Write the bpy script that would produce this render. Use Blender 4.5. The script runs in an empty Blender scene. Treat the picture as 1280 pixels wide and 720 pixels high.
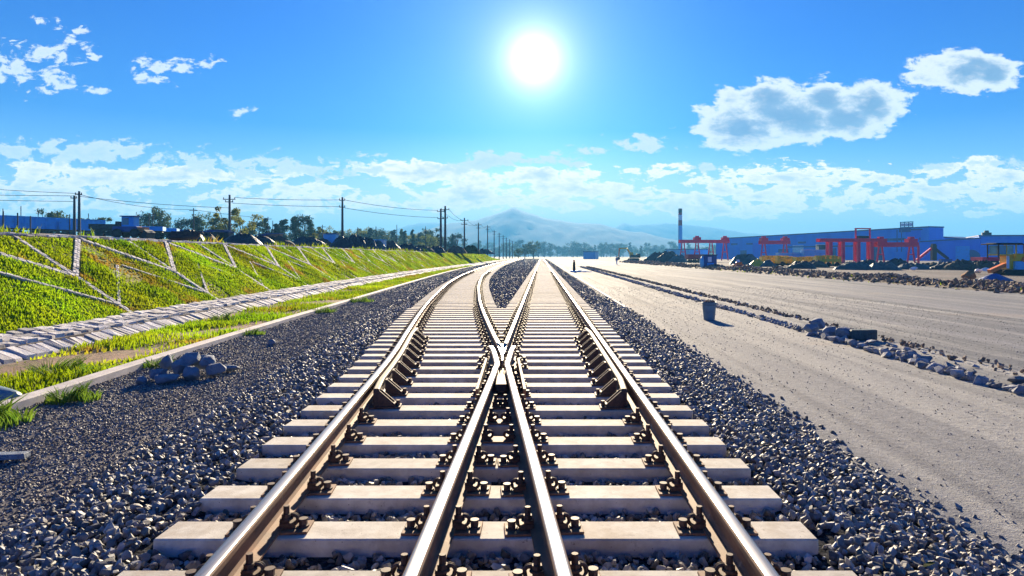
import bpy, bmesh, math, random
import numpy as np
from mathutils import Vector, Matrix
R = math.radians
random.seed(7)
rng = np.random.default_rng(11)
S = bpy.context.scene
C = S.collection

# ------------------------------------------------------------------ camera
GZ = -0.35                      # level of the open ground (sleeper tops are z = 0)
EYE = 1.51
cam = bpy.data.cameras.new('camera'); camo = bpy.data.objects.new('camera', cam); C.objects.link(camo)
camo.location = (0, 0, EYE); camo.rotation_euler = (R(90), 0, 0)
cam.sensor_width = 36; cam.lens = 845/1280*36
cam.shift_x = -37/1280; cam.shift_y = -40/1280
cam.clip_start = .05; cam.clip_end = 40000
S.camera = camo

# ------------------------------------------------------------------ sky, sun, exposure
SUN_EL = R(16.2); SUN_AZ = R(-0.6)                 # azimuth from +Y towards +X
SD = Vector((math.sin(SUN_AZ)*math.cos(SUN_EL), math.cos(SUN_AZ)*math.cos(SUN_EL), math.sin(SUN_EL)))
S.view_settings.view_transform = 'Standard'; S.view_settings.look = 'None'
S.view_settings.exposure = 1.85; S.view_settings.gamma = 1
S.cycles.volume_bounces = 0; S.cycles.max_bounces = 5; S.cycles.diffuse_bounces = 3; S.cycles.glossy_bounces = 3
S.cycles.transparent_max_bounces = 6; S.cycles.use_denoising = True

class NT:
    """tiny helper to write node trees"""
    def __init__(s, nt): s.nt = nt; s.N = nt.nodes; s.L = nt.links
    def n(s, t, **k):
        x = s.N.new(t)
        for a, b in k.items(): setattr(x, a, b)
        return x
    def set(s, sock, v):
        if hasattr(v, 'is_output'): s.L.new(v, sock)
        else: sock.default_value = v
    def m(s, op, a, b=0.0, c=0.0, clamp=False):
        x = s.n('ShaderNodeMath', operation=op); x.use_clamp = clamp
        s.set(x.inputs[0], a); s.set(x.inputs[1], b); s.set(x.inputs[2], c); return x.outputs[0]
    def v(s, op, a, b=(0,0,0), out=0):
        x = s.n('ShaderNodeVectorMath', operation=op); s.set(x.inputs[0], a)
        if op == 'SCALE': s.set(x.inputs[3], b)
        else: s.set(x.inputs[1], b)
        return x.outputs[out]
    def mix(s, f, a, b, mode='MIX'):
        x = s.n('ShaderNodeMix', data_type='RGBA', blend_type=mode)
        s.set(x.inputs[0], f)
        for i, q in ((6, a), (7, b)):
            if isinstance(q, tuple) and len(q) == 3: q = (*q, 1)
            s.set(x.inputs[i], q)
        return x.outputs[2]
    def noise(s, vec, scale, detail=4, rough=.55, dist=0, out=0):
        x = s.n('ShaderNodeTexNoise'); x.inputs['Scale'].default_value = scale; x.inputs['Detail'].default_value = detail
        x.inputs['Roughness'].default_value = rough; x.inputs['Distortion'].default_value = dist
        if vec is not None: s.L.new(vec, x.inputs['Vector'])
        return x.outputs[out]
    def voro(s, vec, scale, feature='F1', out=0, rnd=1):
        x = s.n('ShaderNodeTexVoronoi', feature=feature); x.inputs['Scale'].default_value = scale
        x.inputs['Randomness'].default_value = rnd
        if vec is not None: s.L.new(vec, x.inputs['Vector'])
        return x.outputs[out]
    def ramp(s, f, a, b, lo=0.0, hi=1.0, smooth=False):
        x = s.n('ShaderNodeMapRange'); x.interpolation_type = 'SMOOTHSTEP' if smooth else 'LINEAR'
        s.set(x.inputs[0], f); s.set(x.inputs[1], a); s.set(x.inputs[2], b); s.set(x.inputs[3], lo); s.set(x.inputs[4], hi)
        return x.outputs[0]
    def mapping(s, vec, scale=(1,1,1), loc=(0,0,0), rot=(0,0,0)):
        x = s.n('ShaderNodeMapping'); x.inputs['Scale'].default_value = scale; x.inputs['Location'].default_value = loc
        x.inputs['Rotation'].default_value = rot; s.L.new(vec, x.inputs['Vector']); return x.outputs[0]

W = bpy.data.worlds.new('World'); S.world = W; W.use_nodes = True
W.node_tree.nodes.clear()
w = NT(W.node_tree)
tc = w.n('ShaderNodeTexCoord').outputs['Generated']
sky = w.n('ShaderNodeTexSky', sky_type='NISHITA'); sky.sun_disc = False
sky.sun_elevation = SUN_EL; sky.sun_rotation = SUN_AZ
sky.air_density = 1.0; sky.dust_density = 0.35; sky.ozone_density = 2.5; sky.altitude = 200
sep = w.n('ShaderNodeSeparateXYZ'); w.L.new(tc, sep.inputs[0])
el = sep.outputs[2]
skc = w.v('SCALE', sky.outputs[0], 0.13)
# deeper azure overhead, pale near the horizon
tint = w.mix(w.ramp(el, .0, .18), (.50,.60,.72), (.022,.205,.56)); tint = w.mix(w.ramp(el, .18, .30), tint, (.0,.175,.60))
skc = w.mix(1.0, skc, tint, 'MULTIPLY')
# a wide soft blue-white glow round the sun (air and thin cloud lit from behind)
cosa = w.v('DOT_PRODUCT', w.v('NORMALIZE', tc), tuple(SD), out=1)
ang = w.m('ARCCOSINE', w.m('MINIMUM', cosa, .999999))
def glow(width, gain, col):
    g = w.m('MULTIPLY', w.m('EXPONENT', w.m('MULTIPLY', ang, -1/width)), gain)
    return w.v('SCALE', col, g)
g = w.v('ADD', glow(R(1.2), 2.6, (1,.98,.95)), glow(R(5.5), .30, (1,.93,.86)))
g = w.v('ADD', g, glow(R(14), .05, (.6,.85,1)))
# clouds, laid out by direction (u = tan azimuth, v = tan elevation) with drifting fractal edges
yy = w.m('MAXIMUM', w.m('ABSOLUTE', sep.outputs[1]), .05)
u = w.m('DIVIDE', sep.outputs[0], yy); vv = w.m('DIVIDE', el, yy)
cmb = w.n('ShaderNodeCombineXYZ'); w.L.new(u, cmb.inputs[0]); w.L.new(vv, cmb.inputs[1]); w.L.new(sep.outputs[1], cmb.inputs[2])
uv = cmb.outputs[0]
uvs = w.mapping(uv, (1, 1.9, 1))
n1 = w.noise(uvs, 9, 8, .62, .35)
n2 = w.noise(uvs, 34, 5, .6, .3)
def U(px): return (px-677)/845
def V(py): return (320-py)/845
def blob(px, py, rx, ry, gain=1.0):
    du = w.m('DIVIDE', w.m('SUBTRACT', u, U(px)), rx/845); dv = w.m('DIVIDE', w.m('SUBTRACT', vv, V(py)), ry/845)
    d = w.m('SQRT', w.m('ADD', w.m('MULTIPLY', du, du), w.m('MULTIPLY', dv, dv)))
    return w.m('MULTIPLY', w.m('SUBTRACT', 1.0, d), gain)
def union(bl):
    r = bl[0]
    for b in bl[1:]: r = w.m('MAXIMUM', r, b)
    return r
cum = union([blob(985,146,105,44), blob(930,160,70,34), blob(965,125,42,30), blob(1030,125,40,32), blob(1092,128,55,34), blob(1055,148,60,30),
             blob(1205,90,72,30), blob(1240,94,40,24), blob(1160,100,40,14,.8)])
nf = w.m('ADD', w.m('MULTIPLY', w.m('SUBTRACT', n1, .5), 1.5), w.m('MULTIPLY', w.m('SUBTRACT', n2, .5), 1.0))
dcum = w.m('ADD', w.m('MULTIPLY', cum, 1.0), nf)
small = union([blob(75,68,62,26,.8), blob(210,84,55,17,.8), blob(18,85,50,36,.7), blob(195,99,50,10,.8), blob(68,102,42,14,.8), blob(90,38,26,9,.7), blob(52,27,22,9,.6),
               blob(122,113,34,9,.7), blob(810,179,58,20,.85), blob(735,192,30,12,.8), blob(300,141,16,7,.6),
               blob(100,190,150,20,.9), blob(10,186,60,14,.8), blob(300,205,110,20,.8), blob(400,212,130,20,.85), blob(465,194,34,8,.7),
               blob(610,202,110,17,.9), blob(690,198,50,12,.8), blob(880,209,26,7,.7), blob(1160,208,40,8,.7), blob(1262,205,50,12,.85)])
dsm = w.m('ADD', small, w.m('ADD', w.m('MULTIPLY', w.m('SUBTRACT', n1, .52), 1.3), w.m('MULTIPLY', w.m('SUBTRACT', n2, .53), 3.2)))
# low bands of broken cloud above the horizon
uvb = w.mapping(uv, (1, 4.2, 1))
n3 = w.noise(uvb, 7, 9, .62, .3)
band = w.m('MULTIPLY', w.ramp(vv, .03, .075, 0, 1, True), w.ramp(vv, .12, .175, 1, 0, True))
dband = w.m('SUBTRACT', w.m('MULTIPLY', w.m('ADD', n3, w.m('MULTIPLY', w.m('SUBTRACT', n2, .5), .6)), 1), w.ramp(band, 0, 1, .85, .42))
a_cum = w.ramp(dcum, .02, .22, 0, 1, True)
a_sm = w.m('MULTIPLY', w.ramp(dsm, .12, .50, 0, 1, True), .95)
a_bd = w.m('MULTIPLY', w.ramp(dband, .0, .075, 0, 1, True), .95)
core = w.ramp(dcum, .30, .85, 0, 1, True)
ccol = w.mix(core, (.60,.62,.62), (.12,.20,.35))
ccol = w.mix(w.m('MULTIPLY', w.ramp(n2, .35, .65), w.m('MULTIPLY', core, .35)), ccol, (.25,.36,.50))
sm_c = w.mix(w.ramp(dsm, .5, 1.3, 0, .5), (.56,.59,.62), (.33,.45,.56))
bd_c = w.mix(w.ramp(dband, .08, .26, 0, .8), (1.0,.86,.76), (.42,.45,.50))
c = w.v('ADD', skc, g)
hz = w.ramp(vv, .0, .16, .85, 0, True)             # milky air close to the horizon
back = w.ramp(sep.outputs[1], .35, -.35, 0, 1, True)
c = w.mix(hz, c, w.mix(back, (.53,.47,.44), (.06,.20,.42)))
c = w.v('MULTIPLY', c, w.mix(back, (1,1,1), (.32,1.05,1.35)))  # unseen sky behind the camera tinted bluer to cool the shaded sleeper faces
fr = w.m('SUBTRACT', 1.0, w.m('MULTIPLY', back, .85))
c = w.mix(w.m('MULTIPLY', a_bd, fr), c, bd_c); c = w.mix(w.m('MULTIPLY', a_sm, fr), c, sm_c); c = w.mix(w.m('MULTIPLY', a_cum, fr), c, ccol)
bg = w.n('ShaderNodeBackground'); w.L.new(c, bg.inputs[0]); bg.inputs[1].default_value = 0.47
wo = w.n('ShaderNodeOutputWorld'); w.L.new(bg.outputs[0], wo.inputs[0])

sl = bpy.data.lights.new('sun', 'SUN'); sl.energy = 5.0; sl.angle = R(.55); sl.color = (1, .83, .58)
so = bpy.data.objects.new('sun', sl); C.objects.link(so); so.location = (0, 0, 60)
so.rotation_euler = (-SD).to_track_quat('-Z', 'Y').to_euler()

# ------------------------------------------------------------------ materials
def mat(name, col, rough=.8, metal=0, col2=None, scale=4, detail=5, bump=0, bscale=30, bdist=.01, spots=None, stretch=(1,1,1), tone=None, trans=0, spec=.5, lo=.35, hi=.65):
    m = bpy.data.materials.new(name); m.use_nodes = True
    k = NT(m.node_tree); bs = k.N['Principled BSDF']
    oc = k.n('ShaderNodeTexCoord').outputs['Object']
    oi = k.n('ShaderNodeObjectInfo').outputs['Random']
    oc = k.v('ADD', oc, k.v('SCALE', (37.0,13.0,5.0), oi))
    v = k.mapping(oc, stretch)
    if col2:
        c = k.mix(k.ramp(k.noise(v, scale, detail, .6), lo, hi), col, col2)
    else:
        c = k.mix(0, col, col)
    if spots:                                  # (colour, scale, threshold)
        sc, ss, th = spots
        c = k.mix(k.ramp(k.noise(oc, ss, 6, .65), th, th+.08), c, sc)
    if name == 'sleeper_concrete':
        c = k.v('SCALE', c, k.ramp(oi, 0, 1, .84, 1.08)); pit = k.voro(oc, 22)
        c = k.mix(k.ramp(pit, .05, .09, .8, 0), c, (.10,.075,.055))
        c = k.mix(k.ramp(k.noise(oc, 3.2, 6, .7), .48, .72, 0, .65), c, (.36,.27,.18)); c = k.mix(k.ramp(k.noise(oc, 7.5, 7, .75), .60, .70, 0, .6), c, (.20,.16,.13))
    if tone:                                   # per-piece tone stored on the mesh
        at = k.n('ShaderNodeAttribute', attribute_name='tone')
        f = k.ramp(at.outputs['Fac'], 0, 1, tone[0], tone[1])
        c = k.v('SCALE', c, f)
        if name in ('ballast_stone', 'gravel_stone'): c = k.mix(k.ramp(k.noise(oc, 3, 4), .45, .62), c, k.v('MULTIPLY', c, (1.15,1.0,.86)))
    k.set(bs.inputs['Base Color'], c)
    bs.inputs['Roughness'].default_value = rough; bs.inputs['Metallic'].default_value = metal
    bs.inputs['Specular IOR Level'].default_value = spec
    if bump:
        b = k.n('ShaderNodeBump'); b.inputs['Strength'].default_value = bump; b.inputs['Distance'].default_value = bdist
        k.L.new(k.noise(oc, bscale, 6, .65), b.inputs['Height']); k.L.new(b.outputs[0], bs.inputs['Normal'])
    if trans:
        tr = k.n('ShaderNodeBsdfTranslucent'); k.L.new(c, tr.inputs[0])
        mx = k.n('ShaderNodeMixShader'); mx.inputs[0].default_value = trans
        k.L.new(bs.outputs[0], mx.inputs[1]); k.L.new(tr.outputs[0], mx.inputs[2])
        k.L.new(mx.outputs[0], k.N['Material Output'].inputs[0])
    return m
M = {}
M['concrete'] = mat('sleeper_concrete', (.66,.61,.51), .85, col2=(.48,.43,.35), scale=9, bump=.5, bscale=120, bdist=.004, spots=((.16,.12,.09), 14, .66))
M['kerb'] = mat('kerb_concrete', (.62,.56,.52), .85, col2=(.44,.40,.37), scale=3, bump=.6, bscale=60, bdist=.008)
M['rust'] = mat('rail_rust', (.30,.14,.065), .75, col2=(.15,.075,.04), scale=14, bump=.4, bscale=150, bdist=.002, stretch=(1,.3,1), spots=((.30,.19,.11), 20, .6))
M['steel'] = mat('polished_rail_top', (.31,.30,.31), .42, 1.0, col2=(.22,.21,.22), scale=5, stretch=(30,.6,1), bump=.12, bscale=60, bdist=.001)
M['fast'] = mat('dark_fastening_steel', (.15,.075,.042), .7, .2, col2=(.06,.038,.028), scale=40, bump=.4, bscale=200, bdist=.002)
M['bolt'] = mat('worn_bolt_steel', (.14,.085,.06), .65, .1, col2=(.07,.045,.035), spec=.3, scale=50)
M['ballast'] = mat('ballast_stone', (.21,.205,.20), .6, col2=(.12,.12,.12), scale=18, tone=(.3,2.6), bump=.3, bscale=90, bdist=.004, spec=.3)
M['bed'] = mat('ballast_bed', (.02,.022,.026), 1.0, spec=.02, col2=(.07,.07,.08), scale=34, bump=1.0, bscale=26, bdist=.05, lo=.42, hi=.62)
M['gravel'] = mat('gravel_stone', (.24,.235,.23), .7, col2=(.12,.12,.125), scale=30, tone=(.4,1.8))
M['soil'] = mat('soil', (.33,.20,.12), .95, col2=(.17,.11,.065), scale=2.2, bump=.8, bscale=14, bdist=.05, spots=((.13,.16,.03), 1.1, .55))
M['rock'] = mat('rough_rock', (.27,.27,.28), .85, col2=(.15,.15,.16), scale=5, bump=.9, bscale=14, bdist=.03, tone=(.8,1.9))
M['bluerock'] = mat('blue_grey_rock', (.20,.25,.31), .8, col2=(.12,.15,.20), scale=5, bump=.9, bscale=14, bdist=.03)
M['rubble'] = mat('brown_rubble', (.33,.22,.14), .9, col2=(.16,.12,.09), scale=3, bump=.6, bscale=18, bdist=.03, tone=(.4,2.0))
M['pitch'] = mat('pitching_stone', (.72,.68,.64), .85, col2=(.52,.48,.46), scale=4, bump=.7, bscale=30, bdist=.02, tone=(.35,1.25))
M['mortar'] = mat('dark_joint', (.12,.10,.09), .95, col2=(.20,.16,.13), scale=6)
M['grass'] = mat('bright_grass', (.20,.38,.006), .75, col2=(.37,.43,.010), scale=.55, tone=(.40,1.4), trans=.5, spec=.1, spots=((.36,.23,.035), .42, .555))
M['weed'] = mat('weed_leaf', (.10,.21,.02), .7, col2=(.19,.28,.03), scale=5, tone=(.5,1.4), trans=.45, spec=.2)
M['turf'] = mat('turf_ground', (.16,.20,.012), .95, col2=(.24,.19,.03), scale=1.0, bump=.8, bscale=9, bdist=.06, spots=((.26,.15,.06), .42, .60))
M['bark'] = mat('bark', (.09,.07,.05), .9, col2=(.05,.04,.03), scale=8)
M['leaf_dark'] = mat('foliage_dark', (.045,.085,.03), .7, col2=(.08,.12,.03), scale=.8, tone=(.5,1.5), trans=.3, spec=.2)
M['leaf_bright'] = mat('foliage_bright', (.13,.17,.03), .7, col2=(.20,.21,.035), scale=.8, tone=(.5,1.4), trans=.45, spec=.2)
M['leaf_teal'] = mat('foliage_teal', (.035,.085,.06), .7, col2=(.06,.11,.06), scale=.8, tone=(.5,1.5), trans=.25, spec=.2)
M['hill'] = mat('hazed_hill_scrub', (.02,.05,.12), .95, spec=.05, col2=(.025,.06,.13), scale=.012, detail=9)  # blue of the distant haze is put into the scrub colour
M['hill2'] = mat('hazed_far_hill_scrub', (.03,.07,.15), .95, spec=.05, col2=(.04,.08,.16), scale=.006, detail=9)  # haze blue painted in here too, paler for the farther hills
def paint(name, col, r=.5, dirt=.35, metal=0):
    d = tuple(x*.55+.01 for x in col)
    return mat(name, col, r, metal, col2=d, scale=1.3, lo=.5, hi=.5+dirt)
M['crane'] = paint('crane_red_paint', (.80,.006,.085)); M['blue'] = paint('wagon_blue_paint', (.02,.36,.85)); M['ltblue'] = paint('pale_blue_paint', (.15,.50,.78))
M['navy'] = paint('navy_paint', (.012,.06,.24)); M['red'] = paint('red_paint', (.45,.02,.03)); M['yellow'] = paint('yellow_paint', (.85,.52,.02)); M['orange'] = paint('orange_paint', (.85,.20,.03))
M['dark'] = paint('dark_steel', (.025,.022,.025), .7); M['black'] = paint('black_rubber', (.012,.012,.014), .85); M['white'] = paint('white_paint', (.78,.80,.82), .5)
M['clod'] = mat('orange_clay', (.42,.20,.09), .95, col2=(.28,.13,.06), scale=3, bump=.8, bscale=8, bdist=.05)
M['wood'] = mat('pole_concrete', (.06,.065,.075), .9, col2=(.035,.037,.045), scale=3); M['wire'] = mat('wire_aluminium', (.04,.045,.055), .9, spec=.0)
M['brownbox'] = paint('brown_tarpaulin', (.28,.15,.09), .8); M['tarp'] = mat('dark_tarpaulin', (.03,.035,.045), .6, col2=(.02,.02,.028), scale=1, bump=.8, bscale=2, bdist=.15)
M['greytarp'] = mat('grey_green_tarpaulin', (.07,.12,.12), .6, col2=(.03,.05,.05), scale=.8, bump=.8, bscale=2, bdist=.15)
M['bluetarp'] = mat('blue_tarpaulin', (.02,.10,.34), .5, col2=(.01,.05,.18), scale=.8, bump=.8, bscale=2, bdist=.15)
M['skin'] = mat('skin', (.45,.27,.19), .6)
M['bucket'] = mat('blue_grey_plastic', (.15,.25,.31), .5, col2=(.10,.17,.21), scale=4)
gm = bpy.data.materials.new('window_glass'); gm.use_nodes = True; b_ = gm.node_tree.nodes['Principled BSDF']
b_.inputs['Base Color'].default_value = (.25,.42,.5,1); b_.inputs['Roughness'].default_value = .1; b_.inputs['Transmission Weight'].default_value = .6
M['glass'] = gm

def factory_mat(name, col, col2, ribs=1.2):
    m = bpy.data.materials.new(name); m.use_nodes = True; k = NT(m.node_tree); bs = k.N['Principled BSDF']
    oc = k.n('ShaderNodeTexCoord').outputs['Object']
    c = k.mix(k.ramp(k.noise(k.mapping(oc, (1,1,.15)), .25, 5), .4, .65), col, col2)
    k.set(bs.inputs['Base Color'], c); bs.inputs['Roughness'].default_value = .55
    wv = k.n('ShaderNodeTexWave', wave_type='BANDS', bands_direction='X'); wv.inputs['Scale'].default_value = ribs; k.L.new(oc, wv.inputs[0])
    b = k.n('ShaderNodeBump'); b.inputs['Strength'].default_value = .5; b.inputs['Distance'].default_value = .1
    k.L.new(wv.outputs[1], b.inputs['Height']); k.L.new(b.outputs[0], bs.inputs['Normal'])
    return m
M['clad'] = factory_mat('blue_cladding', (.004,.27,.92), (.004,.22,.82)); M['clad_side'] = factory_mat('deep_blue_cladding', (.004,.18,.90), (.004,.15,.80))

def ground_mat(name, kind):
    m = bpy.data.materials.new(name); m.use_nodes = True; k = NT(m.node_tree); bs = k.N['Principled BSDF']
    oc = k.n('ShaderNodeTexCoord').outputs['Object']
    big = k.noise(oc, .22, 5, .6); st = k.noise(k.mapping(oc, (1.1,.045,1)), 1.0, 6, .62, .4)
    st2 = k.noise(k.mapping(oc, (.35,.02,1)), 1.0, 5, .6, .6)
    fine = k.noise(oc, 9, 8, .75); grit = k.voro(oc, 42)
    if kind == 'yard':
        c = k.mix(k.ramp(st, .41, .60), (.145,.15,.16), (.385,.37,.335))
        c = k.mix(k.ramp(st2, .48, .64, 0, .8), c, (.22,.22,.235)); c = k.mix(k.ramp(k.noise(k.mapping(oc, (2.4,.06,1)), 1.0, 3, .5, .25), .60, .68, 0, .6), c, (.16,.16,.17))
        c = k.mix(k.ramp(big, .60, .72, 0, .6), c, (.44,.33,.23))
    elif kind == 'gravel':
        c = k.mix(k.ramp(st, .38, .62), (.11,.105,.11), (.21,.195,.19))
        c = k.mix(k.ramp(big, .55, .70, 0, .6), c, (.24,.19,.16))
    elif kind == 'earth':
        c = k.mix(k.ramp(big, .4, .6), (.20,.16,.13), (.12,.10,.09))
        c = k.mix(k.ramp(st2, .5, .7, 0, .7), c, (.27,.24,.22))
    else:
        c = k.mix(k.ramp(big, .4, .6), (.19,.17,.13), (.10,.12,.06))
    c = k.mix(1.0, c, k.mix(k.ramp(fine, .25, .75), (.62,.62,.62), (1.25,1.25,1.25)), 'MULTIPLY')
    c = k.mix(k.ramp(grit, .12, .2, .55, 0), c, (.07,.07,.075))
    k.set(bs.inputs['Base Color'], c); bs.inputs['Roughness'].default_value = .9; bs.inputs['Specular IOR Level'].default_value = .22
    b = k.n('ShaderNodeBump'); b.inputs['Strength'].default_value = .75; b.inputs['Distance'].default_value = .035
    k.L.new(k.m('ADD', k.noise(oc, 14, 7, .75), k.m('MULTIPLY', k.ramp(grit, 0, .35, 1, 0), .5)), b.inputs['Height']); k.L.new(b.outputs[0], bs.inputs['Normal'])
    return m
M['yard'] = ground_mat('yard_dust', 'yard'); M['path'] = ground_mat('gravel_path_ground', 'gravel'); M['path'].node_tree.nodes['Principled BSDF'].inputs['Specular IOR Level'].default_value = .02; M['earth'] = ground_mat('bare_earth', 'earth'); M['plain'] = ground_mat('plain_ground', 'plain')

# ------------------------------------------------------------------ helpers
def arr_mesh(name, V, F, tone=None, smooth=False):
    """V (n,3); F (m,k) constant k, or a list of such arrays"""
    me = bpy.data.meshes.new(name); Fs = F if isinstance(F, list) else [F]
    V = np.asarray(V, np.float32); me.vertices.add(len(V)); me.vertices.foreach_set('co', V.ravel())
    lo = np.concatenate([f.ravel() for f in Fs]).astype(np.int32)
    cnt = np.concatenate([np.full(len(f), f.shape[1]) for f in Fs]); st = np.concatenate([[0], np.cumsum(cnt)[:-1]]).astype(np.int32)
    me.loops.add(len(lo)); me.loops.foreach_set('vertex_index', lo)
    me.polygons.add(len(cnt)); me.polygons.foreach_set('loop_start', st); me.polygons.foreach_set('loop_total', cnt.astype(np.int32))
    me.polygons.foreach_set('use_smooth', np.full(len(cnt), smooth))
    me.update(calc_edges=True)
    if tone is not None:
        a = me.attributes.new('tone', 'FLOAT', 'POINT'); a.data.foreach_set('value', np.asarray(tone, np.float32))
    return me
def link(name, me, mats, parent=None, loc=None, rz=None):
    o = bpy.data.objects.new(name, me); C.objects.link(o)
    for m_ in (mats if isinstance(mats, (list, tuple)) else [mats]):
        if me is not None and len(me.materials) < len(mats if isinstance(mats, (list, tuple)) else [mats]): me.materials.append(M[m_] if isinstance(m_, str) else m_)
    if parent: o.parent = parent
    if loc is not None: o.location = loc
    if rz is not None: o.rotation_euler = (0, 0, rz)
    return o
def tag(o, label=None, cat=None, group=None, kind=None):
    if label: o['label'] = label
    if cat: o['category'] = cat
    if group: o['group'] = group
    if kind: o['kind'] = kind
    return o
def empty(name, loc=(0,0,0), rz=0, parent=None):
    o = bpy.data.objects.new(name, None); C.objects.link(o); o.location = loc; o.rotation_euler = (0,0,rz); o.empty_display_size = .2
    if parent: o.parent = parent
    return o
def copy_tree(o, parent=None):
    c = o.copy(); C.objects.link(c); c.parent = parent
    for ch in list(o.children): copy_tree(ch, c)
    return c
class MB:
    """collects boxes, cylinders, bars and swept shapes into one bmesh"""
    def __init__(s): s.bm = bmesh.new()
    def _add(s, ret, mtx, mi):
        vs = ret['verts']; bmesh.ops.transform(s.bm, matrix=mtx, verts=vs)
        for v in vs:
            for f in v.link_faces: f.material_index = mi
        return vs
    def box(s, c, d, rot=(0,0,0), mi=0, taper=None):
        r = bmesh.ops.create_cube(s.bm, size=1)
        if taper:
            for v in r['verts']:
                if v.co.z > 0: v.co.x *= taper[0]; v.co.y *= taper[1]
        from mathutils import Euler
        s._add(r, Matrix.Translation(c) @ Euler(rot).to_matrix().to_4x4() @ Matrix.Diagonal((*d, 1)), mi); return s
    def cyl(s, c, r1, r2, h, rot=(0,0,0), seg=12, mi=0):
        from mathutils import Euler
        r = bmesh.ops.create_cone(s.bm, cap_ends=True, segments=seg, radius1=r1, radius2=r2, depth=h)
        s._add(r, Matrix.Translation(c) @ Euler(rot).to_matrix().to_4x4(), mi); return s
    def bar(s, a, b, wdt, hgt=None, round_=False, mi=0, seg=8, r2=None):
        a = Vector(a); b = Vector(b); d = b-a; L = d.length; q = d.to_track_quat('Z', 'Y').to_matrix().to_4x4()
        m4 = Matrix.Translation((a+b)/2) @ q
        if round_: s._add(bmesh.ops.create_cone(s.bm, cap_ends=True, segments=seg, radius1=wdt, radius2=wdt if r2 is None else r2, depth=L), m4, mi)
        else: s._add(bmesh.ops.create_cube(s.bm, size=1), m4 @ Matrix.Diagonal((wdt, hgt or wdt, L, 1)), mi)
        return s
    def prism(s, pts, axis, a, b, mi=0):
        """polygon pts (2-D) extruded along axis 'x','y','z' from a to b"""
        def P(p, t): return {'x': (t,p[0],p[1]), 'y': (p[0],t,p[1]), 'z': (p[0],p[1],t)}[axis]
        A = [s.bm.verts.new(P(p,a)) for p in pts]; B = [s.bm.verts.new(P(p,b)) for p in pts]
        n = len(pts); fs = [s.bm.faces.new(A), s.bm.faces.new(B[::-1])]
        for i in range(n): fs.append(s.bm.faces.new((A[i], B[i], B[(i+1)%n], A[(i+1)%n])))
        for f in fs: f.material_index = mi
        return s
    def torus(s, c, R0, r0, axis='y', n=14, k=6, mi=0):
        vs = []
        for i in range(n):
            a = 2*math.pi*i/n; ring = []
            for j in range(k):
                b = 2*math.pi*j/k; rr = R0+r0*math.cos(b); p = (rr*math.cos(a), r0*math.sin(b), rr*math.sin(a))
                if axis == 'x': p = (p[1], p[0], p[2])
                if axis == 'z': p = (p[0], p[2], p[1])
                ring.append(s.bm.verts.new((c[0]+p[0], c[1]+p[1], c[2]+p[2])))
            vs.append(ring)
        for i in range(n):
            for j in range(k):
                f = s.bm.faces.new((vs[i][j], vs[(i+1)%n][j], vs[(i+1)%n][(j+1)%k], vs[i][(j+1)%k])); f.material_index = mi; f.smooth = True
        return s
    def mesh(s, name, bevel=0, smooth=False):
        if bevel: bmesh.ops.bevel(s.bm, geom=list(s.bm.edges), offset=bevel, segments=1, affect='EDGES', clamp_overlap=True)
        bmesh.ops.recalc_face_normals(s.bm, faces=s.bm.faces)
        me = bpy.data.meshes.new(name); s.bm.to_mesh(me); s.bm.free()
        if smooth: me.polygons.foreach_set('use_smooth', [True]*len(me.polygons))
        return me
    def build(s, name, mats, parent=None, loc=None, rz=None, bevel=0, smooth=False):
        return link(name, s.mesh(name, bevel, smooth), mats, parent, loc, rz)

def hull_proto(n, seed, sq=(1,.8,.65)):
    r = np.random.default_rng(seed); p = r.normal(size=(n,3)); p /= np.linalg.norm(p, axis=1)[:,None]; p *= r.uniform(.8,1.05,(n,1)); p *= np.array(sq)*.5
    bm = bmesh.new(); vs = [bm.verts.new(x) for x in p]
    bmesh.ops.convex_hull(bm, input=vs); bmesh.ops.delete(bm, geom=[v for v in bm.verts if not v.link_faces], context='VERTS')
    bmesh.ops.triangulate(bm, faces=bm.faces); bmesh.ops.recalc_face_normals(bm, faces=bm.faces)
    bm.verts.index_update(); V = np.array([v.co[:] for v in bm.verts]); F = np.array([[v.index for v in f.verts] for f in bm.faces]); bm.free(); return V, F
PROT_HI = [hull_proto(18, 100+i, (1, r_, s_)) for i, (r_, s_) in enumerate([(.8,.65),(.9,.7),(.7,.6),(.95,.8),(.75,.5),(.85,.75),(.65,.6),(.9,.55)])]
PROT_LO = [hull_proto(9, 200+i, (1,.8,.65)) for i in range(6)]
def scatter(prots, pos, size, flat=1.0, seed=0):
    """merged copies of stone prototypes with random spin; returns V, F, tone"""
    r = np.random.default_rng(seed); N = len(pos); which = r.integers(0, len(prots), N); Vs, Fs, Ts = [], [], []; off = 0
    q = r.normal(size=(N,4)); q /= np.linalg.norm(q, axis=1)[:,None]; tn = r.beta(1.6, 2.6, N)
    for i, (PV, PF) in enumerate(prots):
        ix = np.where(which == i)[0]
        if not len(ix): continue
        w_, x, y, z = q[ix].T
        Rm = np.stack([1-2*(y*y+z*z), 2*(x*y-z*w_), 2*(x*z+y*w_), 2*(x*y+z*w_), 1-2*(x*x+z*z), 2*(y*z-x*w_), 2*(x*z-y*w_), 2*(y*z+x*w_), 1-2*(x*x+y*y)], 1).reshape(-1,3,3)
        v = np.einsum('nij,kj->nki', Rm, PV)*size[ix][:,None,None]; v[:,:,2] *= flat; v += pos[ix][:,None,:]
        k = len(PV); Vs.append(v.reshape(-1,3)); Fs.append((PF[None]+(np.arange(len(ix))*k)[:,None,None]+off).reshape(-1,3)); Ts.append(np.repeat(tn[ix], k)); off += len(ix)*k
    return np.concatenate(Vs), np.concatenate(Fs), np.concatenate(Ts)
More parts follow.
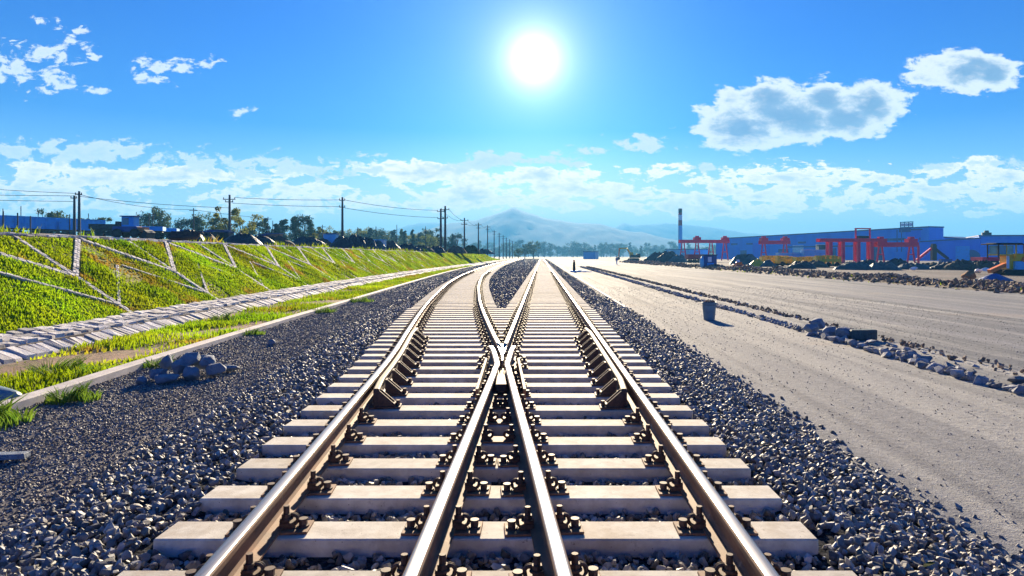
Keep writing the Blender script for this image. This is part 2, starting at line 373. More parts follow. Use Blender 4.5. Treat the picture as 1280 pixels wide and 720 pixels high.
def stone_object(name, prots, pos, size, material, flat=1.0, seed=0):
    V, F, T = scatter(prots, pos, size, flat, seed); return link(name, arr_mesh(name, V, F, T), material)

def interp(tab):
    z = np.array([t[0] for t in tab], float); x = np.array([t[1] for t in tab], float)
    m = np.gradient(x, z)
    def f(t):
        t = np.asarray(t, float); i = np.clip(np.searchsorted(z, t)-1, 0, len(z)-2); h = z[i+1]-z[i]; s = np.clip((t-z[i])/h, 0, 1)
        return (2*s**3-3*s**2+1)*x[i] + (s**3-2*s**2+s)*h*m[i] + (-2*s**3+3*s**2)*x[i+1] + (s**3-s**2)*h*m[i+1]
    return f
XL = -0.545; XR = 0.955                         # rails of the straight track
XD = interp([(0,.34),(2.8,.095),(4,-.015),(6,-.205),(9.0,-.50),(12,-.88),(15.8,-1.35),(20,-1.83),(24.2,-2.25),(31.9,-2.97),(43.6,-3.85),(60,-4.70),(80,-5.5),(115,-6.5),(160,-7.4),(223,-8.3),(300,-9.2),(420,-10.5)])   # right rail of the diverging track
XO = lambda z: XD(z)-1.505                       # its left rail
XKERB = interp([(0,-6.1),(8,-6.4),(12,-6.75),(17,-7.1),(27.6,-7.75),(41,-8.6),(63,-9.9),(90,-11.2),(140,-12.3),(290,-15)])
XDIT = interp([(0,-8.95),(12,-9.15),(19,-9.6),(25,-10.05),(35,-10.7),(56,-11.6),(100,-12.6),(150,-13.2),(290,-16)])
XTOE = lambda z: XDIT(z)-1.55
CREST = lambda z: XTOE(z)-3.3
TOEZ = -.06
def crest_z(z): return 2.1 - np.clip((np.asarray(z, float)-230)/60, 0, 1)*2.3

# ------------------------------------------------------------------ ground sheets
me = arr_mesh('ground', np.array([(-9000,-60,GZ-.02),(9000,-60,GZ-.02),(9000,9000,GZ-.02),(-9000,9000,GZ-.02)]), np.array([[0,1,2,3]]))
tag(link('ground', me, 'plain'), kind='structure')
def sheet(name, x0, x1, zs, nx, hf, material):
    """ground strip between two curves x0(z), x1(z) with height function hf(x,z)"""
    zs = np.asarray(zs, float); t = np.linspace(0,1,nx); A = np.array([float(x0(z)) for z in zs]); B = np.array([float(x1(z)) for z in zs])
    X = A[:,None]*(1-t)+B[:,None]*t; Y = np.repeat(zs[:,None], nx, 1); Z = hf(X, Y)
    V = np.stack([X,Y,Z],2).reshape(-1,3); i = np.arange(len(zs)-1)[:,None]*nx+np.arange(nx-1)[None]; F = np.stack([i,i+1,i+nx+1,i+nx],2).reshape(-1,4)
    return tag(link(name, arr_mesh(name, V, F, smooth=True), material), kind='structure')
def wob(X, Y, a, s): return a*(np.sin(X*s+1.3*np.sin(Y*s*.31))*np.sin(Y*s*.53+X*.4*s)+.5*np.sin(X*s*2.3+2)*np.sin(Y*s*1.7+1)+.3*np.sin(X*5.1*s)*np.sin(Y*3.1*s))
zfine = np.concatenate([np.arange(-3,30,.3), np.arange(30,80,1), np.arange(80,330,5)])
sheet('yard', lambda z: 2.2, lambda z: 23.5, zfine, 50, lambda X,Y: GZ+.012+wob(X,Y,.010,1.1), 'yard')
zroad = np.concatenate([np.arange(-3,80,2.), np.arange(80,420,10)])
sheet('works_ground', lambda z: 23.4, lambda z: 190, zroad, 60, lambda X,Y: GZ-.004+wob(X,Y,.003,.5), 'earth')
sheet('gravel_path', lambda z: XKERB(z)-.1, lambda z: XO(z)-1.6, zfine, 16, lambda X,Y: GZ+.008+wob(X,Y,.012,1.7), 'path')
sheet('verge', lambda z: XDIT(z)-.3, lambda z: XKERB(z)-.05, zfine, 14, lambda X,Y: GZ+.02+wob(X,Y,.03,1.9), 'soil')
# embankment slope and the plateau behind it
zem = np.concatenate([np.arange(-6,60,.5), np.arange(60,290,3)])
def emb_h(X, Y):
    t = np.clip((XTOE(Y)-X)/3.3, 0, 1); return TOEZ-.04+(crest_z(Y)-TOEZ)*t+wob(X,Y,.035,1.4)*np.clip(np.minimum(t,1-t)*6,0,1)
sheet('embankment', lambda z: CREST(z)-.0, lambda z: XTOE(z)+.05, zem, 16, emb_h, 'turf')
zpl = np.concatenate([np.arange(-6,60,3.), np.arange(60,292,5)])
def rise(x, y): return np.clip((CREST(y)-x-1)*.05, 0, 3.0)*np.clip((280-np.asarray(y, float))/90, 0, 1)
def pz(x, y): return float(crest_z(y)+rise(x, y))-.02
def plat_h(X, Y): return crest_z(Y)-.03+rise(X,Y)+wob(X,Y,.02,.3)
sheet('plateau', lambda z: -420+z*.3, lambda z: CREST(z)+.02, zpl, 200, plat_h, 'earth')

# hills -------------------------------------------------------------
def hill(name, pts, D, depth, material, label):
    px = np.array([p[0] for p in pts], float); py = np.array([p[1] for p in pts], float)
    xs = np.linspace(px[0], px[-1], 260); y = np.interp(xs, px, py); X = (xs-677)/845*D; H = (320-y)/845*D
    H = H+np.interp(np.arange(260), np.arange(0,260,3), rng.normal(0,1,87)[:87])*D*.0003*np.clip(H/(D*.01),0,1)
    rows = 27; V = []
    for r in range(rows):
        t = r/(rows-1)*2-1; k = max(0, 1-abs(t)**1.15)
        rug = np.interp(np.arange(260), np.arange(0,260,4)+rng.uniform(-1.5,1.5), rng.normal(0,1,65))*H*.02*(1-k)*k*4
        V.append(np.stack([X*(1+t*depth/D*.0), np.full(260, D)+t*depth, GZ-1+np.maximum(H*k+rug,0)], 1))
    V = np.concatenate(V); i = np.arange(rows-1)[:,None]*260+np.arange(259)[None]; F = np.stack([i,i+1,i+261,i+260],2).reshape(-1,4)
    o = link(name, arr_mesh(name, V, F, smooth=True), material); tag(o, kind='structure', label=label)
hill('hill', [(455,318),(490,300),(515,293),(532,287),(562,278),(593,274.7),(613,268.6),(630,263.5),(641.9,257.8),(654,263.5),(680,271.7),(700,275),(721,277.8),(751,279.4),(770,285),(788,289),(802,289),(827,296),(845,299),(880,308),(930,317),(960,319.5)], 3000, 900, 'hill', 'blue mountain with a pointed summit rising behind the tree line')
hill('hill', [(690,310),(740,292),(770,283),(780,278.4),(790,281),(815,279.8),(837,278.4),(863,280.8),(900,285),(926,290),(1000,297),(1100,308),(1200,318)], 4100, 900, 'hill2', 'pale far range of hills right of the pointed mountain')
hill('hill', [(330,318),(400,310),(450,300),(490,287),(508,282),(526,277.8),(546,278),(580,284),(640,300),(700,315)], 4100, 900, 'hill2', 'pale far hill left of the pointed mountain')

# ------------------------------------------------------------------ ballast bed
def bed_h(X, Y):
    """top of the ballast bed"""
    xl = XO(Y)-.58; xr = 1.49
    h = np.full_like(X, -.095)
    sh = -.07
    dl = xl-.25-X; h = np.where(X < xl, sh, h); h = np.where(dl > 0, sh-dl*.24, h)
    dr = X-(xr+.25); h = np.where(X > xr, sh, h); h = np.where(dr > 0, sh-dr*.28, h)
    return np.maximum(h, GZ-.015)
zb = np.concatenate([np.arange(-2,60,.25), np.arange(60,420,4)])
TOEL = lambda z: XO(z)-2.05
TOER = 2.86
sheet('ballast_bed', lambda z: TOEL(z)-.15, lambda z: TOER+.12, zb, 60, bed_h, 'bed')
ZS0 = 2.53                                           # centre of the first sleeper in view (spacing .6)
ZS = [ZS0-.6+.6*k for k in range(0, 170)]
ZTURN = 19.6
ruts = []
def over_sleeper(X, Y):
    k = (Y-ZS0+.6)/.6; near = np.abs(k-np.round(k))*.6 < .155
    turn = Y < ZTURN
    inT = (X > XO(Y)-.59) & (X < 1.51)
    xc = XD(Y)-.75; inA = (np.abs(X-xc) < 1.28); inB = (np.abs(X-.205) < 1.28)
    return near & np.where(turn, inT, inA | inB)
def ballast_points(n, z0, z1, x0f, x1f, seed, lift, jit):
    r = np.random.default_rng(seed); Y = r.uniform(z0, z1, n); t = r.uniform(0,1,n); X = x0f(Y)*(1-t)+x1f(Y)*t
    k = ~over_sleeper(X, Y); X = X[k]; Y = Y[k]; Z = bed_h(X, Y)+lift+r.uniform(-jit, jit, len(X)); return np.stack([X,Y,Z],1)
xl_ = lambda y: TOEL(y)-.02; xr_ = lambda y: np.full_like(y, TOER)
ps, ss = [], []
for (n, z0, z1, sd, sz) in ((31000, 1.9, 9.5, 1, .066), (36000, 9.5, 22, 2, .072), (30000, 22, 48, 3, .082), (16000, 48, 110, 4, .13), (22000, 110, 300, 8, .26)):
    p = ballast_points(n, z0, z1, xl_, xr_, sd, .012, .018); ps.append(p); ss.append(sz*rng.uniform(.6,1.35,len(p)))
hi = ps[0], ss[0]
tag(stone_object('ballast', PROT_HI, np.concatenate(ps[:2]), np.concatenate(ss[:2]), 'ballast', seed=5), label='dark grey crushed stone ballast heaped around the sleepers', cat='ballast', kind='stuff')
tag(stone_object('ballast', PROT_LO, np.concatenate(ps[2:]), np.concatenate(ss[2:]), 'ballast', seed=6), label='dark crushed stone ballast of the far track bed', cat='ballast', kind='stuff')

# ------------------------------------------------------------------ rails
PROF = [(-.075,.014),(-.075,.026),(-.020,.040),(-.0085,.060),(-.0085,.135),(-.034,.150),(-.0365,.156),(-.0365,.178),(-.030,.1865),(-.018,.1892),(0,.190),(.018,.1892),(.030,.1865),(.0365,.178),(.0365,.156),(.034,.150),(.0085,.135),(.0085,.060),(.020,.040),(.075,.026),(.075,.014)]
def sweep(name, path, prof, top_rng, mats, zoff=0, label=None, cat=None, group=None, parent=None):
    P = np.array(path, float); n = len(P); T = np.gradient(P, axis=0); T /= np.linalg.norm(T, axis=1)[:,None]
    N = np.stack([T[:,1], -T[:,0]], 1); pr = np.array(prof); k = len(pr)
    V = np.zeros((n,k,3)); V[:,:,0] = P[:,0:1]+N[:,0:1]*pr[:,0]; V[:,:,1] = P[:,1:2]+N[:,1:2]*pr[:,0]; V[:,:,2] = pr[:,1]+zoff
    i = np.arange(n-1)[:,None]*k; j = np.arange(k)[None]; jn = (j+1)%k
    F = np.stack([i+j, i+jn, i+k+jn, i+k+j], 2).reshape(-1,4)[:, ::-1]
    caps = [np.arange(k)[None], (np.arange(k)[::-1]+(n-1)*k)[None]]
    me = arr_mesh(name, V.reshape(-1,3), [F]+caps)
    if top_rng:
        mi = np.zeros(len(F)+2, np.int32); jj = np.tile(np.arange(k), n-1); mi[:len(F)][(jj >= top_rng[0]) & (jj < top_rng[1])] = 1
        me.polygons.foreach_set('material_index', mi)
        sm = np.zeros(len(F)+2, bool); sm[:len(F)] = (jj >= top_rng[0]) & (jj < top_rng[1]); me.polygons.foreach_set('use_smooth', sm)
    bm = bmesh.new(); bm.from_mesh(me); bmesh.ops.recalc_face_normals(bm, faces=bm.faces); bm.to_mesh(me); bm.free()
    o = link(name, me, mats, parent); 
    if label: tag(o, label, cat, group)
    return o
def rail(path, label, zoff=0, grp='rails of the railway junction'):
    return sweep('rail', path, PROF, (8, 12), ['rust','steel'], zoff, label, 'rail', grp)
zz = lambda a, b, s: np.arange(a, b+s*.5, s)
zlong = np.concatenate([zz(-1.5,60,1.0), zz(64,420,6)])
rail([(XR, z) for z in zlong], 'rightmost rail, straight from the foreground to the horizon beside the dirt yard')
rail([(float(XO(z)), z) for z in zlong], 'leftmost rail, curving away to the left beside the dark gravel path', -.0012)
NOSE = 8.45
path = [(XL, z) for z in zz(-1.5, 7.75, .25)]
def xdl(z): return float(XD(z))
for z in zz(8.0, 9.4, .2):
    base = min(XL, xdl(z)-.118) if z > 8.05 else XL-.006
    path.append((base, z))
path += [(xdl(9.6)-.119, 9.6), (xdl(9.8)-.126, 9.8), (xdl(9.95)-.136, 9.95)]
rail(path, 'shiny near left rail of the crossing, bending outward past its nose', -.0006)
path = [(xdl(z), z) for z in zz(-1.5, 7.75, .25)]
for z in zz(8.0, 9.4, .2):
    base = max(xdl(z), XL+.118) if z > 8.05 else xdl(z)+.004
    path.append((base, z))
path += [(XL+.119, 9.6), (XL+.126, 9.8), (XL+.136, 9.95)]
rail(path, 'shiny near right rail of the crossing, bending outward past its nose', -.0018)
rail([(XL, z) for z in np.concatenate([zz(9.75,60,.8), zz(64,420,6)])], 'rail leaving the crossing nose straight ahead, left rail of the straight track', -.0024)
rail([(xdl(z), z) for z in np.concatenate([zz(9.75,60,.8), zz(64,420,6)])], 'rail leaving the crossing nose and curving left beside the triangle of ballast', -.0030)
# crossing nose block
mb = MB(); xn = (XL+xdl(NOSE))/2
xa = (XL+xdl(9.1))/2
mb.prism([((XL+xdl(8.62))/2-.008,8.62),((XL+xdl(8.62))/2+.008,8.62),(XL+.034,9.0),(XL+.034,9.9),((XL+xdl(10.4))/2,10.25),(xdl(9.9)-.034,9.9),(xdl(9.3)-.034,9.3),(xdl(9.0)-.034,9.0)], 'z', .05, .1855)
nose = mb.build('crossing_nose', 'steel'); tag(nose, 'pointed steel nose in the middle of the rail crossing', 'crossing nose')
mid = lambda z: (XL+xdl(z))/2
mb = MB(); mb.bar((mid(7.3),7.3,.085), (mid(7.95),7.95,.085), .12, .08); mb.bar((mid(8.0),8.0,.07), (mid(8.5),8.5,.07), .05, .06); mb.build('spacer_block', 'rust', nose, bevel=.006)
MB().bar((XL-.125,7.0,.085), (xdl(9.1)-.117-.115,9.1,.085), .028, .10).build('wing_bar', 'rust', nose)
MB().bar((xdl(7.0)+.125,7.0,.085), (XL+.117+.115,9.1,.085), .028, .10).build('wing_bar', 'rust', nose)
# guard rails
GP = [(-.03,.02),(-.03,.188),(-.018,.196),(.018,.196),(.03,.188),(.03,.165),(.012,.155),(.012,.05),(.06,.03),(.06,.02)]
gz = zz(6.7, 12.3, .3)
def gx(z, base, s):
    e = max(0, .55-min(z-6.7, 12.3-z)); return base + s*(.105+e*.06)
sweep('guard_rail', [(gx(z, float(XO(z)), 1), z) for z in gz], GP, None, 'fast', label='guard rail bolted inside the leftmost rail', cat='guard rail', group='guard rails at the crossing')
sweep('guard_rail', [(gx(z, XR, -1), z) for z in gz], [(-a, b) for a, b in GP], None, 'fast', label='guard rail bolted inside the rightmost rail', cat='guard rail', group='guard rails at the crossing')

# ------------------------------------------------------------------ sleepers with their fastenings
def plate_mesh(half, wy=.17): return MB().box((0,0,.007), (half*2, wy, .014)).mesh('tie_plate', bevel=.003)
def clip_mesh(sd):
    """sprung clip: foot clamp, coil and a tall bolt with its nut (sd = side of the rail)"""
    mb = MB(); mb.box((sd*.095,0,.032),(.075,.085,.030)); mb.box((sd*.082,0,.052),(.05,.07,.022), rot=(0,-sd*.2,0))
    mb.torus((sd*.118,0,.052), .028, .0095, 'y', 12, 6)
    mb.torus((sd*.118,.022,.050), .026, .009, 'y', 12, 6)
    mb.cyl((sd*.088,-.012,.078), .026,.026,.026, seg=6); mb.cyl((sd*.088,-.012,.100), .0165,.0165,.07, seg=8); mb.cyl((sd*.088,-.012,.064), .036,.034,.008, seg=12)
    return mb.mesh('rail_clip')
def anchor_mesh(sd):
    mb = MB(); mb.cyl((sd*.175,0,.018), .033,.033,.008, seg=12); mb.cyl((sd*.175,0,.036), .024,.024,.032, seg=6); mb.cyl((sd*.175,0,.055), .027,.025,.006, seg=12)
    return mb.mesh('anchor_bolt')
me_plate = plate_mesh(.215); me_clip = {s: clip_mesh(s) for s in (-1,1)}; me_anchor = {s: anchor_mesh(s) for s in (-1,1)}
mbs = MB(); mbs.box((0,0,.007),(.40,.17,.014))
for s in (-1,1): mbs.box((s*.095,0,.04),(.08,.09,.05)); mbs.cyl((s*.09,0,.085),.02,.018,.07,seg=6); mbs.cyl((s*.165,0,.035),.022,.022,.035,seg=6)
me_far = mbs.mesh('rail_fastening')
for m_, q in ((me_plate,'rust'),(me_far,'fast'),(me_clip[-1],'fast'),(me_clip[1],'fast'),(me_anchor[-1],'bolt'),(me_anchor[1],'bolt')): m_.materials.append(M[q])
# guard rail bracket (two gussets on a base plate)
def bracket_mesh(s):
    mb = MB(); mb.box((s*.25,0,.010),(.25,.17,.018))
    for y in (-.05,.05): mb.prism([(s*.15,.02),(s*.15,.175),(s*.17,.175),(s*.31,.05),(s*.31,.02)], 'y', y-.008, y+.008)
    mb.box((s*.155,0,.10),(.02,.12,.15)); mb.box((s*.31,0,.03),(.03,.13,.035)); mb.cyl((s*.345,0,.04),.022,.022,.06,seg=6)
    return mb.mesh('guard_bracket')
me_br = {s: bracket_mesh(s) for s in (-1,1)}
for s in (-1,1): me_br[s].materials.append(M['fast'])
def sleeper_mesh(x0, x1):
    mb = MB(); mb.box(((x0+x1)/2,0,-.10),(x1-x0,.27,.20),taper=(1,.92)); me = mb.mesh('sleeper', bevel=.008); me.materials.append(M['concrete']); return me
def part(name, me, parent, loc=(0,0,0), rz=0):
    o = bpy.data.objects.new(name, me); C.objects.link(o); o.parent = parent; o.location = loc; o.rotation_euler = (0,0,rz); return o
def seat(parent, x, z, tang, sides=(-1,1), plate=True, anchors=(-1,1)):
    p = part('tie_plate', me_plate if plate is True else plate, parent, (x,0,.001), -tang)
    for s in sides: part('rail_clip', me_clip[s], p)
    for s in anchors: part('anchor_bolt', me_anchor[s], p)
    return p
ORD = ['nearest','second nearest','third nearest','fourth nearest','fifth nearest','sixth nearest','seventh nearest','eighth nearest','ninth nearest','tenth nearest']
me_std = sleeper_mesh(-1.25, 1.25)
nseen = 0
for k, z in enumerate(ZS):
    if z > 104: break
    tg = float(XD(z+.3)-XD(z-.3))/.6; xo = float(XO(z)); xd = float(XD(z))
    if z < ZTURN:
        x0 = xo-.575+rng.uniform(-.012,.012); x1 = 1.49+rng.uniform(-.012,.012)
        s_ = link('sleeper', sleeper_mesh(x0, x1), 'concrete', loc=(0, z, rng.uniform(-.003,.0)))
        lab = 'long concrete sleeper under both tracks of the junction'
        vis = z-.12 > 2.9
        if z > 2.9 and nseen < 10:
            nth = ORD[nseen]; nseen += 1; lab = 'pale concrete sleeper spanning both tracks, %s to the bottom edge of the view' % nth
        elif z <= 2.9: lab = 'concrete sleeper cut off by the bottom edge of the view' if z > 2.3 else 'concrete sleeper just behind the bottom edge of the view'
        tag(s_, lab, 'sleeper', 'concrete sleepers of the junction')
        gd = 6.4 < z < 12.2
        seat(s_, xo, z, tg, (-1,) if gd else (-1,1), True, (-1,) if gd else (-1,1))
        seat(s_, XR, z, 0, (1,) if gd else (-1,1), True, (1,) if gd else (-1,1))
        if gd:
            part('guard_bracket', me_br[1], s_, (xo,0,.003), -tg); part('guard_bracket', me_br[-1], s_, (XR,0,.003))
        a, b, ta, tb = (XL, xd, 0, tg) if z < 8.3 else (xd, XL, tg, 0)
        sp = b-a
        if 7.6 < z < 10.2: # wings
            a = min(XL, xd)-.12 if z > 8.6 else min(XL,xd); b = max(XL, xd)+.12 if z > 8.6 else max(XL,xd); sp = b-a
        if sp > .44:
            seat(s_, a, z, ta); seat(s_, b, z, tb)
        else:
            inner = sp > .26
            c_ = (a+b)/2; pm = plate_mesh(sp/2+.215); pm.materials.append(M['rust'])
            p = part('tie_plate', pm, s_, (c_,0,.001))
            for s, x, t in ((-1, a, ta), (1, b, tb)):
                q = part('rail_clip', me_clip[s], p, (x-c_,0,0)); part('anchor_bolt', me_anchor[s], p, (x-c_,0,0))
                if inner: part('rail_clip', me_clip[-s], p, (x-c_,0,0))
    else:
        for track, xc, tt in (('straight', .205, 0.), ('diverging', xd-.7525, tg)):
            s_ = link('sleeper', me_std, 'concrete', loc=(xc, z, rng.uniform(-.003,0)), rz=-tt)
            if track == 'straight': tag(s_, 'concrete sleeper of the straight track beyond the junction', 'sleeper', 'far sleepers of the straight track')
            else: tag(s_, 'concrete sleeper of the track curving left beyond the junction', 'sleeper', 'far sleepers of the curving track')
            if z < 62:
                for s in (-1,1): part('rail_fastening', me_far, s_, (s*.7525,0,.001))
# the countless remaining sleepers in the distance
mb = MB()
for k in range(500):
    z = ZS[0]+.6*(k+int((104-ZS[0])/.6)+1)
    if z > 400: break
    mb.box((.205, z, -.1),(2.5,.26,.2)); mb.box((float(XD(z))-.7525, z, -.1),(2.5,.26,.2))
tag(mb.build('distant_sleepers', 'concrete'), 'rows of tiny sleepers merging towards the horizon', 'sleepers', kind='stuff')

# ------------------------------------------------------------------ loose gravel on the path and the yard
r = np.random.default_rng(21)
def scatter_strip(name, n, z0, z1, x0f, x1f, size, material, hz, seed, label, cat, prots=PROT_LO, pw=1.0, keep=None):
    r = np.random.default_rng(seed); Y = z0+(z1-z0)*r.uniform(0,1,n)**pw; t = r.uniform(0,1,n); X = x0f(Y)*(1-t)+x1f(Y)*t
    if keep is not None: kk = keep(X,Y); X = X[kk]; Y = Y[kk]
    sz = size*r.uniform(.5,1.5,len(X))*(1+Y/30); Z = hz(X,Y)+sz*.12
    o = stone_object(name, prots, np.stack([X,Y,Z],1), sz, material, seed=seed); return tag(o, label, cat, kind='stuff')
cst = lambda v: (lambda y: np.full_like(y, v))
scatter_strip('gravel', 60000, 3.5, 34, lambda y: XKERB(y)+.12, lambda y: TOEL(y)+.25, .026, 'gravel', lambda X,Y: np.full_like(X, GZ+.008)+wob(X,Y,.012,1.7), 31, 'fine dark gravel covering the path left of the ballast', 'gravel', pw=1.5)
scatter_strip('gravel', 26000, 34, 200, lambda y: XKERB(y)+.12, lambda y: TOEL(y)+.25, .035, 'ballast', lambda X,Y: np.full_like(X, GZ+.02), 35, 'dark gravel between the kerb and the far ballast', 'gravel', pw=1.5)
scatter_strip('pebbles', 9000, 3, 40, cst(2.8), cst(14), .016, 'gravel', lambda X,Y: np.full_like(X, GZ+.012)+wob(X,Y,.010,1.1), 32, 'scattered pebbles on the dusty yard', 'pebbles', pw=1.4)
scatter_strip('stray_stones', 1500, 3, 30, cst(2.7), lambda y: 2.92+.25*np.random.default_rng(3).uniform(0,1,len(y))**3, .045, 'ballast', lambda X,Y: np.full_like(X, GZ+.014), 33, 'stray ballast stones at the foot of the ballast slope', 'stones', prots=PROT_HI)

# ------------------------------------------------------------------ kerbs, ditch, slope frames
mb_path = [(float(XKERB(z))-.0, z) for z in np.concatenate([zz(-2,40,.8), zz(42,200,3)])]
o = sweep('kerb', mb_path, [(-.11,GZ-.05),(-.11,GZ+.10),(-.09,GZ+.115),(.09,GZ+.115),(.11,GZ+.10),(.11,GZ-.05)], None, 'kerb', label='pale concrete kerb between the dark gravel path and the grassy verge', cat='kerb')
o = sweep('kerb', [(TOER+.12, z) for z in zz(24,150,2)], [(-.06,GZ-.05),(-.06,GZ+.055),(.06,GZ+.055),(.06,GZ-.05)], None, 'kerb', label='thin pale edging strip along the right foot of the far ballast', cat='kerb')

def blocks(rows, z0, z1, stepf, seed, gap=.035, irregular=.3):
    """rows of dressed stone blocks; rows = list of (xa(z), za, xb(z), zb); returns V, F, T"""
    r = np.random.default_rng(seed); V, F, T = [], [], []; off = 0
    for (fa, za, fb, zb_) in rows:
        z = z0
        while z < z1:
            L = stepf(z)*r.uniform(.65,1.4); g = gap*(1+z/60)
            xa, xb = float(fa(z+L/2)), float(fb(z+L/2)); sk = r.uniform(-.2,.2)*L*irregular
            up = r.uniform(.0,.045); q = []
            for (x, h, s1) in ((xa, za, 1), (xb, zb_, -1)):
                inx = (xb-xa)*.05*s1; ih = (zb_-za)*.05*s1
                for yy_ in (z+g/2, z+L-g/2):
                    q.append((x+inx+r.uniform(-.02,.02), yy_+sk*s1+r.uniform(-.02,.02), h+ih))
            q = np.array(q)[[0,1,3,2]]; top = q.copy(); top[:,2] += .035+up+r.uniform(-.012,.012,4); cen = top.mean(0); top[:,:2] += (cen-top)[:,:2]*.14; bot = q.copy(); bot[:,2] -= .08
            V += [bot, top]; b = off
            F += [[b+4,b+5,b+6,b+7],[b,b+1,b+5,b+4],[b+1,b+2,b+6,b+5],[b+2,b+3,b+7,b+6],[b+3,b,b+4,b+7]]
            T += [r.beta(2,1.4)]*8; off += 8; z += L
    return np.concatenate(V), np.array(F), np.array(T)
dit = empty('drainage_ditch', (0,0,0)); tag(dit, 'long stone paved drainage ditch at the foot of the green embankment', 'ditch')
step = lambda z: .17+z*.006
f = lambda d: (lambda z: XDIT(z)-d)
def lin_sheet(name, offs, mat_, parent, z0=-2, z1=285):
    zs = np.concatenate([zz(z0,60,1), zz(64,z1,5)]); k = len(offs); V = np.array([[float(XDIT(z))-d, z, h] for z in zs for d, h in offs]); n = len(zs)
    i = np.arange(n-1)[:,None]*k+np.arange(k-1)[None]; F = np.stack([i,i+1,i+k+1,i+k],2).reshape(-1,4); return link(name, arr_mesh(name, V, F), mat_, parent)
lin_sheet('ditch_bed', [(-.05,GZ-.03),(.44,-.20),(.50,-.20),(.52,-.36),(.72,-.36),(.74,-.19),(1.56,-.07),(1.62,-.12)], 'mortar', dit)
V_, F_, T_ = blocks([(f(0.0),GZ+.0,f(.46),-.195)], -2, 240, lambda z: .15+z*.005, 41, .05, .8)
link('near_bank_paving', arr_mesh('near_bank_paving', V_, F_, T_), 'pitch', dit)
V_, F_, T_ = blocks([(f(.74),-.185,f(1.0),-.15),(f(1.0),-.15,f(1.28),-.11),(f(1.28),-.11,f(1.56),-.07)], -2, 240, step, 42, .035)
link('far_bank_paving', arr_mesh('far_bank_paving', V_, F_, T_), 'pitch', dit)

def slope_pt(y, t, lift=.03):
    """point on the embankment face at height fraction t"""
    return np.array([float(XTOE(y))-3.3*t, y, TOEZ-.04+(float(crest_z(y))-TOEZ)*t+lift])
def strip_stones(segs, w_, seed):
    """slope frame: raised strips of mortar and small stones along slope segments"""
    r = np.random.default_rng(seed); V, F, T = [], [], []; off = 0
    def quad(p, a, b, th, tn):
        nonlocal off
        n = np.cross(a, b); n /= np.linalg.norm(n); n = n if n[2] > 0 else -n
        lo = [p-a-b, p+a-b, p+a+b, p-a+b]; hi_ = [q+n*th+(p-q)*.12 for q in lo]; lo = [q-n*.05 for q in lo]
        V.extend(lo+hi_); b_ = off; F.extend([[b_+4,b_+5,b_+6,b_+7],[b_,b_+1,b_+5,b_+4],[b_+1,b_+2,b_+6,b_+5],[b_+2,b_+3,b_+7,b_+6],[b_+3,b_,b_+4,b_+7]]); T.extend([tn]*8); off += 8
    for (y0, t0, y1, t1) in segs:
        A = slope_pt(y0, t0); B = slope_pt(y1, t1); d = B-A; L = np.linalg.norm(d); d /= L
        sn = np.cross(slope_pt(y0, 1)-slope_pt(y0, 0), [0,1,0]); sn /= np.linalg.norm(sn); s = np.cross(sn, d)
        quad((A+B)/2, d*L/2, s*w_*.5, .012, .5)
        nn = int(L/.20)
        for i in range(nn):
            for c_ in (-.25,.25):
                quad(A+d*L*(i+.5+r.uniform(-.15,.15))/nn+s*w_*(c_+r.uniform(-.05,.05)), d*.085*r.uniform(.8,1.1), s*w_*.23, .016+r.uniform(0,.014), r.beta(2,1.3))
    return np.array(V), np.array(F), np.array(T)
YK = [18.4+5.75*k for k in range(-3, 42)]
for i, y in enumerate(YK):
    if y > 235: break
    wd = .16
    segs = [(y,0,y,.98),(y,.48,y+2.8,.98),(y,.48,y-2.8,.98)]
    low = [(y,.12,y+2.75,.60),(y,.12,y-2.75,.60)]
    V_, F_, T_ = strip_stones(segs, wd, 300+i)
    V2, F2, T2 = strip_stones(low, wd*.55, 600+i)
    V_ = np.concatenate([V_, V2]); F_ = np.concatenate([F_, F2+len(T_)]); T_ = np.concatenate([T_, T2])
    o = link('slope_frame', arr_mesh('slope_frame', V_, F_, T_), 'pitch')
    nm = {0:'at the far left edge of the view',3:'branching frame nearest on the left',4:'left of the single conspicuous power pole'}.get(i)
    tag(o, 'branching stone strip frame set into the grassy embankment', 'slope frame', 'branching stone frames on the embankment')
# stone coping along the crest
fc = lambda d: (lambda z: CREST(z)-d)
V_, F_, T_ = blocks([(fc(.02),2.08,fc(.30),2.10),(fc(.30),2.10,fc(.62),2.10)], 2, 228, lambda z: .26+z*.006, 51, .05)
tag(link('crest_coping', arr_mesh('crest_coping', V_, F_, T_), 'pitch'), 'row of pale paving stones along the top of the embankment', 'stone coping')

# ------------------------------------------------------------------ grass
def blades(pos, h, wd, seed, lean=.5):
    r = np.random.default_rng(seed); n = len(pos); a = r.uniform(0, 2*np.pi, n); dx = np.cos(a)*wd/2; dy = np.sin(a)*wd/2
    la = r.uniform(0, 2*np.pi, n); ll = h*r.uniform(.1, lean, n)
    z = np.zeros(n)
    b0 = pos+np.stack([-dx,-dy,z],1); b1 = pos+np.stack([dx,dy,z],1)
    mid = pos+np.stack([np.cos(la)*ll*.35, np.sin(la)*ll*.35, h*.6],1)
    m0 = mid+np.stack([-dx,-dy,z],1)*.7; m1 = mid+np.stack([dx,dy,z],1)*.7; tp = pos+np.stack([np.cos(la)*ll, np.sin(la)*ll, h],1)
    V = np.stack([b0,b1,m1,m0,tp],1).reshape(-1,3); i = np.arange(n)*5
    return V, [np.stack([i,i+1,i+2,i+3],1), np.stack([i+3,i+2,i+4],1)]
def noise2(X, Y, s, seed=0):
    r = np.random.default_rng(seed); v = 0
    for k in range(7):
        a = r.uniform(0, 2*np.pi); f_ = s*r.uniform(.5,2.2); v = v+np.sin((X*np.cos(a)+Y*np.sin(a))*f_+r.uniform(0,6.28))
    return v/7**.5
